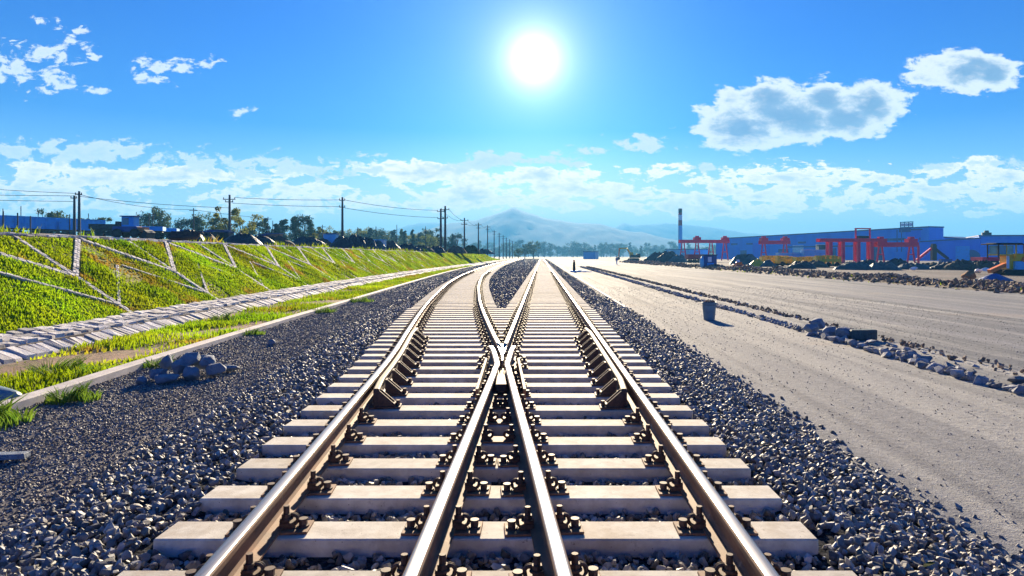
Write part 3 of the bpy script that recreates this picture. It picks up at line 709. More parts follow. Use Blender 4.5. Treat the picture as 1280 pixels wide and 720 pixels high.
def grass_obj(name, X, Y, Z, h0, w0, seed, material, label, fine=None):
    r = np.random.default_rng(seed+1); sc = 1+Y/45; cl = np.clip(.5+.5*noise2(X,Y,2.4,seed),0,1.2)
    h = h0*r.uniform(.4,1.4,len(X))*(.6+.7*cl)*sc**.5; wd = w0*sc*r.uniform(.7,1.3,len(X))
    V, F = blades(np.stack([X,Y,Z],1), h, wd, seed)
    tone = np.repeat(np.clip(.25+.5*r.uniform(0,1,len(X))+.25*noise2(X,Y,.9,seed+3),0,1), 5)
    return tag(link(name, arr_mesh(name, V, F, tone), material), label, 'grass', kind='stuff')
def rib_free(Y, T):
    """true where no stone strip runs"""
    ph = (Y-18.4+5.75*100.5) % 5.75 - 5.75/2; ok = np.abs(ph) > .11
    up = .48+np.abs(ph)/2.8*.5; ok &= np.abs(T-up)*3.9*.8 > .14
    return ok
r = np.random.default_rng(77)
n = 230000; Y = 7+(150-7)*r.uniform(0,1,n)**1.9; T = r.uniform(0,.985,n); ok = rib_free(Y,T) & (Y < 232)
brown = noise2(Y*1.0, T*5, 1.1, 5)+(.55-T)*1.1-Y/60
ok &= ~((brown > .75) & (r.uniform(0,1,n) < .72))
Y = Y[ok]; T = T[ok]; X = XTOE(Y)-3.3*T
Z = emb_h(X, Y)-.01
grass_obj('grass', X, Y, Z, .07, .034, 81, 'grass', 'bright yellow green grass covering the embankment')
n = 30000; Y = 150+(285-150)*r.uniform(0,1,n); T = r.uniform(0,1,n); X = XTOE(Y)-3.3*T
grass_obj('grass', X, Y, emb_h(X,Y)-.01, .09, .05, 82, 'grass', 'grass on the far end of the embankment')
n = 60000; Y = 5+(120-5)*r.uniform(0,1,n)**1.8; t = r.uniform(0,1,n); X = (XDIT(Y)+.02)*(1-t)+(XKERB(Y)-.14)*t
den = noise2(X*1.2, Y*.5, 1.5, 9)+Y/60; ok = (den+r.normal(0,.45,n) > .22); X = X[ok]; Y = Y[ok]
grass_obj('grass', X, Y, GZ+.02+wob(X,Y,.03,1.9), .085, .024, 83, 'grass', 'patchy grass on the verge between the kerb and the ditch')
n = 9000; Y = 8+200*r.uniform(0,1,n)**1.6; X = CREST(Y)-.6-r.uniform(0,1,n)**2*2.5; ok = noise2(X,Y,1.0,13) > .5; X = X[ok]; Y = Y[ok]
grass_obj('grass', X, Y, np.full_like(X, 2.05), .22, .04, 84, 'grass', 'sparse weeds behind the stone coping of the embankment')
def weed(x, y, rad, h, n, seed, label, z=GZ+.01):
    r = np.random.default_rng(seed); a = r.uniform(0,6.28,n); rr = rad*r.uniform(0,1,n)**.7; P = np.stack([np.cos(a)*rr, np.sin(a)*rr, np.zeros(n)],1)
    V, F = blades(P, h*r.uniform(.4,1,n)*(1.15-rr/rad*.6), .018*r.uniform(.6,1.6,n), seed, 1.1); T = np.repeat(r.uniform(.1,1,n),5)
    o = link('weed_clump', arr_mesh('weed_clump', V, F, T), 'weed', loc=(x,y,z)); tag(o, label, 'weed', 'weeds along the kerb')
weed(-5.98, 8.62, .30, .26, 260, 1, 'bushy weed clump against the kerb, just right of the left edge of the view')
weed(-6.05, 7.35, .42, .34, 380, 2, 'tall weeds in front of the kerb at the left edge of the view')
weed(-5.5, 6.35, .14, .10, 90, 9, 'small flat weed on the gravel below the left end of the kerb')
weed(-6.35, 11.3, .30, .20, 220, 3, 'low weed between the kerb and the heap of blue grey rocks')
weed(-7.35, 10.4, .5, .34, 420, 4, 'bright bush of grass on the verge behind the kerb', GZ+.02)
weed(-7.9, 9.3, .5, .30, 380, 5, 'dark green weed patch on the verge near the left edge', GZ+.02)
weed(-8.95, 19.0, .34, .34, 260, 6, 'round green weed standing at the edge of the paved ditch', GZ+.02)
weed(-6.75, 15.8, .28, .2, 180, 7, 'small weed on the gravel right of the rock heap')
weed(-7.1, 22.0, .4, .28, 220, 8, 'weed against the kerb well beyond the rock heap')
weed(-7.2, 27.0, .5, .32, 240, 10, 'weed growing by the kerb where the kerb fades towards the curve')
# fallen yellow leaves lying on the right ballast shoulder
for (x,y,rz) in ((1.96,3.42,.5),(2.0,3.06,1.2)):
    V = np.array([(-.05,0,0),(-.02,.014,.006),(.03,.012,.008),(.055,0,0),(.03,-.012,.008),(-.02,-.014,.006)]); o = link('fallen_leaf', arr_mesh('fallen_leaf', V, np.array([[0,1,2,3,4,5]])), 'leaf_bright', loc=(x,y,-.085+.03), rz=rz)
    o.modifiers.new('thickness','SOLIDIFY').thickness = .002
    tag(o, 'yellow green fallen leaf on the right ballast, ' + ('farther of the two' if y > 3.2 else 'nearer of the two'), 'leaf', 'fallen leaves')

# ------------------------------------------------------------------ rocks
def rock(name, loc, dims, seed, material, label, cat='rock', group=None, n=26, rz=0):
    V, F = hull_proto(n, seed, (1,1,1)); V = V*np.array(dims); bm = bmesh.new(); vs = [bm.verts.new(v) for v in V]
    for t in F: bm.faces.new([vs[i] for i in t])
    bmesh.ops.bevel(bm, geom=list(bm.edges), offset=min(dims)*.05, segments=1, affect='EDGES', clamp_overlap=True)
    me = bpy.data.meshes.new(name); bm.to_mesh(me); bm.free()
    a = me.attributes.new('tone','FLOAT','POINT'); a.data.foreach_set('value', np.full(len(me.vertices), np.random.default_rng(seed).uniform(.2,.8), np.float32))
    o = link(name, me, material, loc=loc, rz=rz); return tag(o, label, cat, group)
G1 = 'blue grey rocks heaped on the gravel path'
heap = [((-5.85,11.0,-.22),(.42,.40,.34),'left bottom rock of the heap'),((-5.42,10.55,-.24),(.62,.42,.26),'flat wide rock at the front of the heap'),((-5.95,10.45,-.27),(.26,.26,.22),'smallest rock at the front left corner of the heap'),
 ((-5.05,11.0,-.2),(.46,.42,.36),'blocky rock at the front right of the heap'),((-5.45,11.25,-.1),(.44,.42,.38),'rock in the middle of the heap'),((-5.85,11.35,-.02),(.34,.36,.42),'upright pointed rock on the left of the heap'),
 ((-5.35,11.55,.02),(.55,.40,.34),'large rock on top of the heap'),((-4.95,11.6,-.04),(.44,.38,.30),'pale rock on the upper right of the heap'),((-4.65,11.35,-.17),(.40,.50,.34),'brownish rock at the right end of the heap'),
 ((-4.7,12.1,-.24),(.66,.32,.16),'thin slab lying behind the right end of the heap'),((-5.2,12.0,-.1),(.5,.4,.4),'rock at the back of the heap')]
for i, (l, d, t) in enumerate(heap):
    l = (-5.38+(l[0]+5.3)*.62, 10.25+(l[1]-11.25)*.6, GZ+(l[2]-GZ)*.72); d = tuple(q*.70 for q in d)
    rock('boulder', l, d, 400+i, 'bluerock', 'blue grey rock, '+t, 'rock', G1, rz=i*.7)
rock('boulder', (-5.6,14.0,-.29), (.24,.2,.16), 420, 'bluerock', 'small blue stone alone on the gravel right of the heap', 'rock')
mb = MB(); mb.box((0,0,0),(.62,.11,.05)); tag(mb.build('plank', 'bluerock', loc=(-4.98,6.1,GZ+.05), rz=.15, bevel=.006), 'short pale blue board lying on the gravel at the left edge', 'board')
# pale sack lying behind the kerb
bm_ = MB(); 
V, F = hull_proto(60, 9, (1,1,1)); o = link('sack', arr_mesh('sack', V*np.array([1.1,.5,.34]), F), 'bucket', loc=(-6.95,8.35,GZ+.14), rz=.1)
o.modifiers.new('round','SUBSURF').levels = 2; o.modifiers['round'].render_levels = 2; tag(o, 'pale blue stuffed sack lying behind the kerb at the left edge', 'sack')
bm_.bm.free()
# row of stones on the right
G2 = 'rough stones in the long row across the yard'
rr_ = np.random.default_rng(91); y = 8.2; i = 0
me_rocks = []
for k in range(9):
    V, F = hull_proto(13, 500+k, (1,.8,.55)); bm = bmesh.new(); vs = [bm.verts.new(v) for v in V]
    for t in F: bm.faces.new([vs[j] for j in t])
    bmesh.ops.bevel(bm, geom=list(bm.edges), offset=.012, segments=1, affect='EDGES', clamp_overlap=True)
    me = bpy.data.meshes.new('row_stone'); bm.to_mesh(me); bm.free(); a = me.attributes.new('tone','FLOAT','POINT'); a.data.foreach_set('value', np.full(len(me.vertices), k/8, np.float32)); me.materials.append(M['rock']); me_rocks.append(me)
def row_stone(x, y, s, zadd=0):
    o = bpy.data.objects.new('row_stone', me_rocks[int(rr_.integers(0,9))]); C.objects.link(o); o.location = (x, y, GZ+s*.16+zadd); s *= .82; o.scale = (s, s*rr_.uniform(.7,1.1), s*rr_.uniform(.7,1.1)); o.rotation_euler = (rr_.uniform(-.3,.3), rr_.uniform(-.3,.3), rr_.uniform(0,6.28))
    tag(o, 'rough grey stone in the long low row of stones across the yard', 'stone', G2)
while y < 15.5:
    row_stone(6.38+rr_.normal(0,.06), y, rr_.uniform(.30,.46)); 
    if rr_.uniform() < .75: row_stone(6.7+rr_.normal(0,.10), y+rr_.uniform(-.1,.1), rr_.uniform(.24,.42))
    if rr_.uniform() < .35: row_stone(7.05+rr_.normal(0,.15), y, rr_.uniform(.16,.32))
    y += rr_.uniform(.16,.30)
while y < 46:
    row_stone(6.38+rr_.normal(0,.08), y, rr_.uniform(.14,.30)*(1+y/120))
    if rr_.uniform() < .6: row_stone(7.5+rr_.normal(0,.15), y, rr_.uniform(.10,.24)*(1+y/120))
    y += rr_.uniform(.22,.50)
scatter_strip('rubble', 1800, 8, 110, cst(6.3), cst(6.62), .07, 'rock', lambda X,Y: np.full_like(X, GZ+.03), 92, 'small broken stone along the near edge of the stone row', 'rubble', prots=PROT_HI)
scatter_strip('rubble', 1500, 8, 110, cst(7.3), cst(7.8), .065, 'rubble', lambda X,Y: np.full_like(X, GZ+.03), 93, 'small brown rubble along the far edge of the stone row', 'rubble', prots=PROT_HI)
sheet('mortar_strip', lambda z: 6.55+.06*math.sin(z*1.3), lambda z: 7.35+.1*math.sin(z*.8), np.concatenate([np.arange(17.2,60,.4),np.arange(60,130,3)]), 8, lambda X,Y: GZ+.035+wob(X,Y,.02,3.), 'yard')
# barrel-like blue stones and a concrete block lying in the row
for i, (x, y, s) in enumerate(((5.98,15.9,.42),(6.2,15.35,.40),(6.4,15.0,.46))):
    rock('boulder', (x+.35, y, GZ+.14), (s,s*.9,s*.75), 440+i, 'bluerock', ('leftmost','middle','rightmost')[i]+' of three rounded blue boulders in the stone row', 'rock', 'rounded blue boulders in the stone row')
mb = MB(); mb.box((0,0,.13),(.62,.24,.22)); tag(mb.build('concrete_block', 'greytarp', loc=(7.05,14.9,GZ), rz=.12, bevel=.02), 'long dark block lying in the stone row beside the blue boulders', 'block')
rock('boulder', (6.9,16.9,GZ+.15), (.42,.32,.36), 450, 'bluerock', 'blue rock standing just beyond the stone row')

# bucket
b = empty('bucket', (4.86,19.6,GZ+.012)); tag(b, 'blue grey plastic bin standing in the yard, filled with dark rubble', 'bin')
mb = MB(); mb.cyl((0,0,.25),.155,.205,.50,seg=28); m_ = mb.mesh('bucket_body', smooth=False); link('bucket_body', m_, 'bucket', b)
MB().torus((0,0,.50),.205,.014,'z',28,6).build('rim','bucket',b)
V_, F_, T_ = scatter(PROT_LO, np.stack([rr_.uniform(-.13,.13,50), rr_.uniform(-.13,.13,50), rr_.uniform(.49,.55,50)],1), rr_.uniform(.06,.11,50), seed=3); link('contents', arr_mesh('contents', V_, F_, T_), 'rubble', b)
mb = MB(); mb.torus((0,-.02,.44),.208,.006,'z',28,5); mb.build('handle','dark',b)

# ground signal by the straight track
g_ = empty('ground_signal', (3.75,78,GZ)); tag(g_, 'small black trackside signal box with a pale base, right of the straight track', 'signal')
MB().box((0,0,.09),(.9,.6,.18)).build('base','white',g_,bevel=.02); MB().box((0,0,.68),(.34,.34,1.0),taper=(.75,.75)).build('housing','black',g_,bevel=.03); MB().cyl((0,-.02,1.30),.10,.10,.22,seg=12).build('lamp_hood','red',g_)
MB().box((.62,0,.12),(.5,.3,.22)).build('junction_box','ltblue',g_,bevel=.02)
mb = MB(); mb.box((0,0,.08),(.5,.28,.16)); mb.box((.55,0,.05),(.6,.1,.1)); tag(mb.build('cable_duct','white',loc=(4.9,77.5,GZ)),'white cable duct end beside the black trackside signal','duct')

# ------------------------------------------------------------------ people
def skin_body(name, verts, edges, radii, material, parent, sub=1):
    me = bpy.data.meshes.new(name); me.from_pydata(verts, edges, []); o = link(name, me, material, parent)
    md = o.modifiers.new('skin','SKIN'); 
    for i, r_ in enumerate(radii): me.skin_vertices[0].data[i].radius = (r_, r_)
    me.skin_vertices[0].data[0].use_root = True
    o.modifiers.new('smooth','SUBSURF').render_levels = sub; return o
def person(loc, rz, label, top, legs, hatm, stride=.18, sc=1):
    p = empty('person', loc, rz); p.scale = (sc,)*3; tag(p, label, 'person')
    v = [(0,0,.95),(0,0,1.15),(0,0,1.38),(0,0,1.50),(0,-.01,1.62),(0,-.01,1.70),(-.19,0,1.40),(-.24,.04,1.13),(-.22,-.10,.90),(.19,0,1.40),(.24,-.03,1.13),(.23,-.14,.90),(-.10,0,.90),(-.11,-stride*.5,.50),(-.11,stride*.3,.08),(-.11,stride*.3-.14,.05),(.10,0,.90),(.11,stride*.3,.50),(.11,-stride,.08),(.11,-stride-.14,.05)]
    e = [(0,1),(1,2),(2,3),(3,4),(4,5),(2,6),(6,7),(7,8),(2,9),(9,10),(10,11),(0,12),(12,13),(13,14),(14,15),(0,16),(16,17),(17,18),(18,19)]
    rd = [.13,.12,.13,.055,.10,.08,.055,.042,.035,.055,.042,.035,.085,.06,.045,.035,.085,.06,.045,.035]
    skin_body('body', v, e, rd, 'skin', p, 2)
    skin_body('shirt', [v[i] for i in (0,1,2,6,7,9,10)], [(0,1),(1,2),(2,3),(3,4),(2,5),(5,6)], [.155,.14,.155,.075,.06,.075,.06], top, p, 2)
    skin_body('trousers', [v[i] for i in (0,12,13,14,16,17,18)], [(0,1),(1,2),(2,3),(0,4),(4,5),(5,6)], [.15,.105,.08,.06,.105,.08,.06], legs, p, 2)
    MB().cyl((0,-.01,1.76),.125,.07,.10,seg=14).build('hat', hatm, p, smooth=True)
person((15.1,136,GZ+.01), .6, 'person in a dark blue top and pale trousers walking across the open yard', 'navy', 'white', 'navy')

# ------------------------------------------------------------------ machines and yard objects on the right
def wheel(parent, c, r0, wd, name='wheel', hub='yellow'):
    w_ = MB().cyl((0,0,0), r0, r0, wd, rot=(0,R(90),0), seg=20).build(name,'black',parent,loc=c,bevel=r0*.08)
    MB().cyl((0,0,0), r0*.5, r0*.45, wd*1.1, rot=(0,R(90),0), seg=14).build('hub',hub,w_)
# excavator
ex = empty('excavator', (37.0,272,GZ), R(0)); tag(ex, 'yellow tracked excavator with its arm reaching left, at the far end of the yard', 'excavator')
for s in (-1,1): MB().prism([(-2.2,.3),(-1.8,0),(1.8,0),(2.2,.3),(2.2,.7),(1.8,1.0),(-1.8,1.0),(-2.2,.7)],'y',s*1.25-.3,s*1.25+.3).build('track','black',ex)
MB().box((.5,0,1.7),(4.0,2.6,1.2)).box((1.9,0,2.0),(1.4,2.6,1.5)).build('body','dark',ex,bevel=.08)
MB().box((-1.0,-.7,2.6),(1.4,1.1,1.5)).build('cab','yellow',ex,bevel=.06)
mb = MB(); mb.bar((-.9,.3,2.2),(-2.6,.3,5.0),.5,.6); mb.bar((-2.6,.3,5.0),(-5.6,.3,4.9),.45,.5); mb.build('boom','yellow',ex)
MB().bar((-5.6,.3,5.1),(-6.0,.3,1.6),.35,.45).build('dipper_arm','orange',ex)
MB().prism([(-6.4,1.5),(-5.6,1.5),(-5.4,.6),(-6.2,.1),(-6.9,.5)],'y',-.2,.8).build('bucket','dark',ex)

def mound(name, x, y, w_, d, h, seed, material, label, cat, group=None, z=GZ, rough=.25, flat=0):
    r = np.random.default_rng(seed); n, k = 24, 9; V = [(0,0,h)]
    for j in range(1, k):
        t = j/(k-1); 
        for i in range(n):
            a = 2*math.pi*i/n; hh = h*(1-t**(1.3+flat*2))*(1+rough*math.sin(a*3+seed+j*.6)*.4+r.uniform(-rough,rough)*.5*(1-t)); V.append((math.cos(a)*w_/2*t*(1+.08*math.sin(3*a+seed)), math.sin(a)*d/2*t, max(hh,-.02) if j < k-1 else -.05))
    F3 = np.array([[0, 1+i, 1+(i+1)%n] for i in range(n)]); F4 = np.array([[1+(j-1)*n+i, 1+j*n+i, 1+j*n+(i+1)%n, 1+(j-1)*n+(i+1)%n] for j in range(1,k-1) for i in range(n)])
    o = link(name, arr_mesh(name, np.array(V), [F3, F4]), material, loc=(x,y,z)); return tag(o, label, cat, group)
def wagon(name, x, y, L, H, rz, body, label, group=None, z=GZ, under='dark', wd=2.6, posts=0, wheels=4):
    t = empty(name, (x,y,z), rz); tag(t, label, 'wagon', group)
    mb = MB(); mb.box((0,0,1.15+(H-1.15)/2),(L,wd,H-1.15)); n = max(3,int(L/1.6))
    for i in range(n+1):
        for s in (-1,1): mb.box((-L/2+.06+(L-.12)*i/n, s*(wd/2+.04), 1.15+(H-1.15)/2),(.12,.08,H-1.15))
    for s in (-1,1): mb.box((0,s*(wd/2+.05),H-.06),(L+.06,.1,.12))
    mb.build('body', body, t)
    MB().box((0,0,1.02),(L-.3,wd*.7,.22)).build('underframe', under, t)
    for i in range(wheels):
        xx = -L/2+1.0+((L-2)/(max(1,wheels-1)))*i if wheels < 5 else 0
        if wheels == 4: xx = (-L/2+1.1, -L/2+2.7, L/2-2.7, L/2-1.1)[i]
        w_ = MB(); 
        for s in (-1,1): w_.cyl((xx, s*.75, .46),.46,.46,.14, rot=(R(90),0,0), seg=16)
        w_.bar((xx,-.75,.46),(xx,.75,.46),.08,round_=True); w_.build('wheelset', under, t)
    for i in range(posts):
        MB().box((-L/2+L*(i+.5)/posts, wd/2+.12, H+.3),(.09,.09,1.9+1.2*(i%2))).build('stake','dark',t)
    return t
red = wagon('tipper_wagon', 41.2, 182, 4.6, 2.3, .15, 'red', 'dark red dump wagon in front of the far red gantry crane', wheels=3)
# booth with window
bt = empty('site_booth', (25.0,101,GZ)); tag(bt, 'blue site booth with a pale window beside the yard', 'booth')
MB().box((0,0,1.0),(1.9,1.8,1.95)).build('walls','navy',bt,bevel=.03); MB().box((0,0,2.03),(2.1,2.0,.12)).build('roof','dark',bt)
MB().box((-.1,-.92,1.35),(.55,.05,.75)).build('window','white',bt); MB().box((.0,-.93,.45),(1.0,.06,.75)).build('lower_panel','blue',bt,bevel=.02)
V, F = hull_proto(50, 77, (1,1,1)); o = link('tarp_sheet', arr_mesh('tarp_sheet', V*np.array([1.1,1.4,2.0]), F), 'ltblue', bt, loc=(-.95,-.3,.92))
o.modifiers.new('round','SUBSURF').render_levels = 1
# small red roller/compactor
cp = empty('plate_compactor', (27.6,95,GZ)); tag(cp, 'small red and orange machine with a white top, right of the blue booth', 'machine')
MB().box((0,0,.45),(1.4,.9,.5)).build('body','red',cp,bevel=.06); MB().box((.05,-.2,.8),(.8,.6,.4)).build('engine','orange',cp,bevel=.05); MB().cyl((0,0,1.15),.28,.2,.4,seg=12).build('tank','white',cp)
for s in (-1,1): wheel(cp,(s*.45,-.3,.28),.28,.2,hub='dark')
MB().bar((-.6,0,.6),(-1.0,0,1.3),.05,round_=True).build('handle','dark',cp)

# gantry cranes
def gantry(x, y, rz, span, H, over, label, bt=.9, aframe=True, top=None, legs=2, depth=6, trolley=.3, lt=.45):
    t = empty('gantry_crane', (x,y,GZ), rz); tag(t, label, 'crane', 'red gantry cranes in the works yard')
    mb = MB()
    for s in (-1,1): mb.box((over[0]/2+over[1]/2-over[0]*0+ (over[1]-over[0])/2*0, s*.9, H-bt/2), (span+over[0]+over[1], .35, bt))
    # centre the girder over its overhangs
    mb.bm.free(); mb = MB(); x0 = -span/2-over[0]; x1 = span/2+over[1]
    for s in (-1,1): mb.box(((x0+x1)/2, s*.9, H-bt/2), (x1-x0,.35,bt))
    for i in range(8): mb.box((x0+(x1-x0)*(i+.5)/8, 0, H-bt/2), (.25,1.8,bt*.6))
    mb.build('girder','crane',t)
    for sx in (-1,1):
        for sy in (-1,1):
            mb = MB()
            if aframe: mb.bar((sx*span/2-.28*sx*0, sy*1.0, H-bt), (sx*span/2, sy*depth/2, .5), lt)
            else: mb.bar((sx*span/2, sy*1.0, H-bt), (sx*span/2, sy*depth/2, .5), lt)
            mb.build('leg','crane',t)
        MB().box((sx*span/2,0,.35),(.6,depth+1.2,.45)).build('sill_beam','crane',t)
    tx = x0+(x1-x0)*trolley; mb = MB(); mb.box((tx,0,H+.35),(1.6,2.2,.7)); mb.box((tx,0,H+.9),(.9,1.2,.5)); mb.build('trolley','crane',t)
    if top:
        mb = MB(); a, b_, h = top
        for xx in (a,b_):
            for s in (-1,1): mb.bar((xx,s*.8,H),(xx,s*.8,H+h),.3)
        for s in (-1,1): mb.bar((a-.15,s*.8,H+h),(b_+.15,s*.8,H+h),.35)
        mb.build('top_frame','crane',t)
    return t
def gx_(px, y): return (px-677)/845*y
# farther pair seen nearly end on, their frames turned so that A-legs show
def gantry_side(x, y, rz, label, n, spacing, H, spread=3.2, zscale=1):
    """gantry whose A-shaped legs face the viewer"""
    t = empty('gantry_crane', (x,y,GZ), rz); tag(t, label, 'crane', 'red gantry cranes in the works yard')
    mb = MB(); L = spacing*(n-1)
    for s in (-1,1): mb.box((0,s*.8,H-.5),(L+2.4,.35,1.0))
    for i in range(max(4,int(L/3))): mb.box((-L/2+L*(i+.5)/max(4,int(L/3)),0,H-.5),(.25,1.5,.6))
    mb.build('girder','crane',t)
    for i in range(n):
        cx = -L/2+i*spacing
        for s in (-1,1):
            mb = MB(); mb.bar((cx+s*.35,0,H-1),(cx+s*spread/2,0,.4),.3); mb.build('leg','crane',t)
        mb = MB(); mb.bar((cx-spread*.28,0,H*.45),(cx+spread*.28,0,H*.45),.25); mb.build('cross_tie','crane',t)
        if i % 2 == 1 or n == 2: mb = MB(); mb.box((cx,0,H+.4),(2.0,1.8,.8)); mb.box((cx,0,H+1.0),(1.0,1.0,.5)); mb.build('trolley','crane',t)
    return t
gantry_side(gx_(880,215), 215, .12, 'farthest red gantry crane, behind the dark red wagon and the chimney side of the factory', 4, 4.6, 7.0, 2.2)
gantry_side(gx_(968,200), 200, .1, 'small red gantry crane standing alone between the farthest crane and the tall one', 2, 6.6, 6.4, 2.0)
# tall rectangular gantry
t = empty('gantry_crane', (gx_(1062,150),150,GZ), .05); tag(t, 'tall red gantry crane with four straight legs and a high top frame', 'crane', 'red gantry cranes in the works yard')
mb = MB(); 
for s in (-1,1): mb.box((0,s*1.0,5.35),(14.2,.4,.75))
mb.build('girder','crane',t)
for xx in (-4.7,-1.9,1.6,4.6): MB().box((xx,-.8,2.6),(.62,.62,4.9)).box((xx,.8,2.6),(.55,.5,4.9)).build('leg','crane',t)
MB().box((-3.3,-.8,.4),(3.4,.7,.5)).build('sill_beam','crane',t); MB().box((3.1,-.8,.4),(3.6,.7,.5)).build('sill_beam','crane',t)
mb = MB()
for xx in (1.4,4.6): mb.box((xx,0,6.8),(.26,.3,2.2))
mb.box((3.0,0,7.95),(3.6,.35,.25)); mb.build('top_frame','crane',t); MB().box((3.0,0,6.05),(2.2,1.4,.55)).build('hoist','dark',t)
gantry_side(gx_(1121,150)+.2, 150.8, .05, 'red gantry crane with two splayed legs right of the tall crane', 2, 7.0, 4.9, 1.7)
t = MB(); t.box((0,0,2.0),(.35,.35,4.0)); t.build('leg','crane', bpy.data.objects['gantry_crane.003'], loc=(5.2,0,.2))
# small loading conveyor
cv = empty('loading_conveyor', (gx_(1167,160),160,GZ)); tag(cv, 'small dark loading conveyor with a red arm in front of the blue factory wall', 'conveyor')
MB().bar((-4.0,0,.9),(-.6,0,3.6),.5,.5).build('belt_arm','crane',cv); MB().box((0,0,2.6),(1.0,1.0,3.6)).box((0,0,4.5),(.8,.8,.5)).build('tower','dark',cv); MB().bar((.3,0,3.6),(3.4,0,1.2),.6,.5).build('chute','dark',cv)
MB().box((2.8,0,.6),(2.5,1.2,1.1)).build('hopper','navy',cv)

# bulldozer-like machine at the right edge
dz = empty('road_roller', (gx_(1263,66),66,GZ), 0); tag(dz, 'yellow construction machine with a glazed cab under a dark canopy roof, at the right edge', 'construction machine')
mb = MB(); mb.box((.0,0,3.0),(4.6,1.9,.10)); mb.box((-.6,0,3.08),(2.6,1.5,.10)); mb.build('canopy','black',dz,bevel=.03)
for xx,yy_ in ((-1.7,-.8),(0,-.8),(-1.7,.8),(0,.8),(1.9,-.8),(1.9,.8)): MB().box((xx,yy_,2.3),(.10,.10,1.35)).build('canopy_post','yellow' if xx == 0 else 'dark',dz)
MB().box((-.9,0,2.45),(1.35,1.5,.85)).build('cab_glass','glass',dz); MB().box((-.9,0,1.97),(1.55,1.62,.12)).box((-.9,-.78,2.5),(.07,.04,.9)).build('cab_sill','yellow',dz)
MB().box((-.35,0,1.25),(.7,1.1,1.35)).build('cab_column','yellow',dz,bevel=.03); MB().box((-.65,-.58,1.3),(.25,.06,1.3)).build('ladder','white',dz)
MB().box((1.05,0,1.6),(2.2,1.3,1.0)).build('engine_cover','yellow',dz,bevel=.08); MB().cyl((1.15,-.72,1.35),.55,.55,.25,rot=(R(90),0,0),seg=20).build('drum_guard','orange',dz)
MB().box((.35,-.6,.85),(.9,.5,1.0)).build('fuel_tank','ltblue',dz,bevel=.06)
MB().bar((-.3,-.2,1.2),(-2.2,-.2,.35),.5,.35).build('push_arm','orange',dz)
for s in (-1,1): MB().prism([(-1.2,.25),(-.9,0),(2.2,0),(2.5,.25),(2.5,.4),(2.2,.55),(-.9,.55),(-1.2,.4)],'y',s*.75-.2,s*.75+.2).build('track','black',dz)
mound('tarpaulin_heap', gx_(1243,52), 52, 2.6, 2.0, .5, 3, 'bluetarp', 'low heap under a blue tarpaulin in front of the machine at the right edge', 'heap', rough=.15)

# rubble bank along the yard
def bank_h(X, Y):
    xc = 25.2; t = np.clip(1-np.abs(X-xc)/1.9, 0, 1); return GZ-.03+(.38+.14*noise2(X,Y,.8,3))*t**.8+wob(X,Y,.05,2.2)*t
sheet('rubble_bank_ground', lambda z: 23.2, lambda z: 27.2, np.concatenate([np.arange(26,110,.5),np.arange(110,240,2)]), 14, bank_h, 'rubble')
n = 9000; rb = np.random.default_rng(61); Y = 28+(200-28)*rb.uniform(0,1,n)**1.7; X = 25.1+rb.normal(0,.85,n); sz = rb.uniform(.08,.32,n)*(rb.uniform(0,1,n)**.8+.35)*(1+Y/150)
tag(stone_object('rubble', PROT_HI, np.stack([X,Y,bank_h(X,Y)+sz*.15],1), sz, 'rubble', seed=62), 'long low bank of brown rubble and soil along the far side of the yard', 'rubble', kind='stuff')
n = 110; Y = 30+60*rb.uniform(0,1,n); X = 24+rb.normal(0,1.0,n)
grass_obj('grass', X, Y, bank_h(X,Y), .10, .04, 85, 'grass', 'dry tufts of grass on the brown rubble bank')

# heaps, tarpaulins and yellow machinery behind the bank
GH = 'dark heaps behind the rubble bank'
hd = [(1002,100,4.5,'tarp'),(1068,92,5.5,'greytarp'),(1085,96,4.2,'tarp'),(1104,90,4.5,'greytarp'),(1122,98,5,'tarp'),(1142,94,5.5,'greytarp'),(1164,95,4.8,'rubble'),(1183,92,4.6,'tarp'),(1200,90,4.4,'rubble'),(1216,94,5,'tarp'),(1230,88,3.5,'rubble'),(1262,96,5,'tarp'),(1020,110,4,'rubble')]
for i, (px, y, w_, mt) in enumerate(hd):
    mound('heap', gx_(px,y), y, w_, 3.5, rr_.uniform(.75,1.15), i+5, mt, ('dark heap' if mt != 'rubble' else 'brown soil heap')+' in the row of heaps before the blue factory', 'heap', GH, rough=.55, flat=.9)
def machine_stack(px, y, w_, h, label, seed):
    t = empty('steel_stack', (gx_(px,y),y,GZ), 0); tag(t, label, 'steel stack', 'yellow steel assemblies stored behind the rubble bank'); r = random.Random(seed)
    MB().box((0,0,.35),(w_,1.6,.35)).build('base_frame','dark',t)
    mb = MB(); x = -w_/2+.3
    while x < w_/2: mb.box((x,0,.5+h*.35),(.35,1.5,h*r.uniform(.5,.8))); x += r.uniform(.5,.9)
    mb.box((0,-.6,.55+h*.3),(w_*.95,.25,.5)); mb.box((0,.5,h*.9),(w_*.8,.2,.25)); mb.build('yellow_frames','yellow',t)
    for i in range(3): MB().cyl((-w_/2+w_*(i+.5)/3,-.8,.45),.42,.42,.2,rot=(R(90),0,0),seg=16).build('roller','black',t)
machine_stack(970,125,6.0,2.03,'leftmost yellow steel assembly stored behind the rubble bank',1); machine_stack(990,122,6.0,1.76,'second yellow steel assembly from the left behind the rubble bank',2)
machine_stack(1008,118,4.5,1.76,'third yellow steel assembly from the left behind the rubble bank',3); machine_stack(1033,112,4.2,2.03,'rightmost yellow steel assembly, in front of the legs of the tall crane',4)
mound('tarpaulin_heap', gx_(947,120), 120, 3.9, 3, 1.35, 40, 'yellow', 'small yellow and dark covered heap, left of the yellow steel assemblies', 'heap')
mound('tarpaulin_heap', gx_(958,119), 118, 3.2, 3, 1.2, 41, 'greytarp', 'dark green covered heap beside the small yellow covered heap', 'heap')
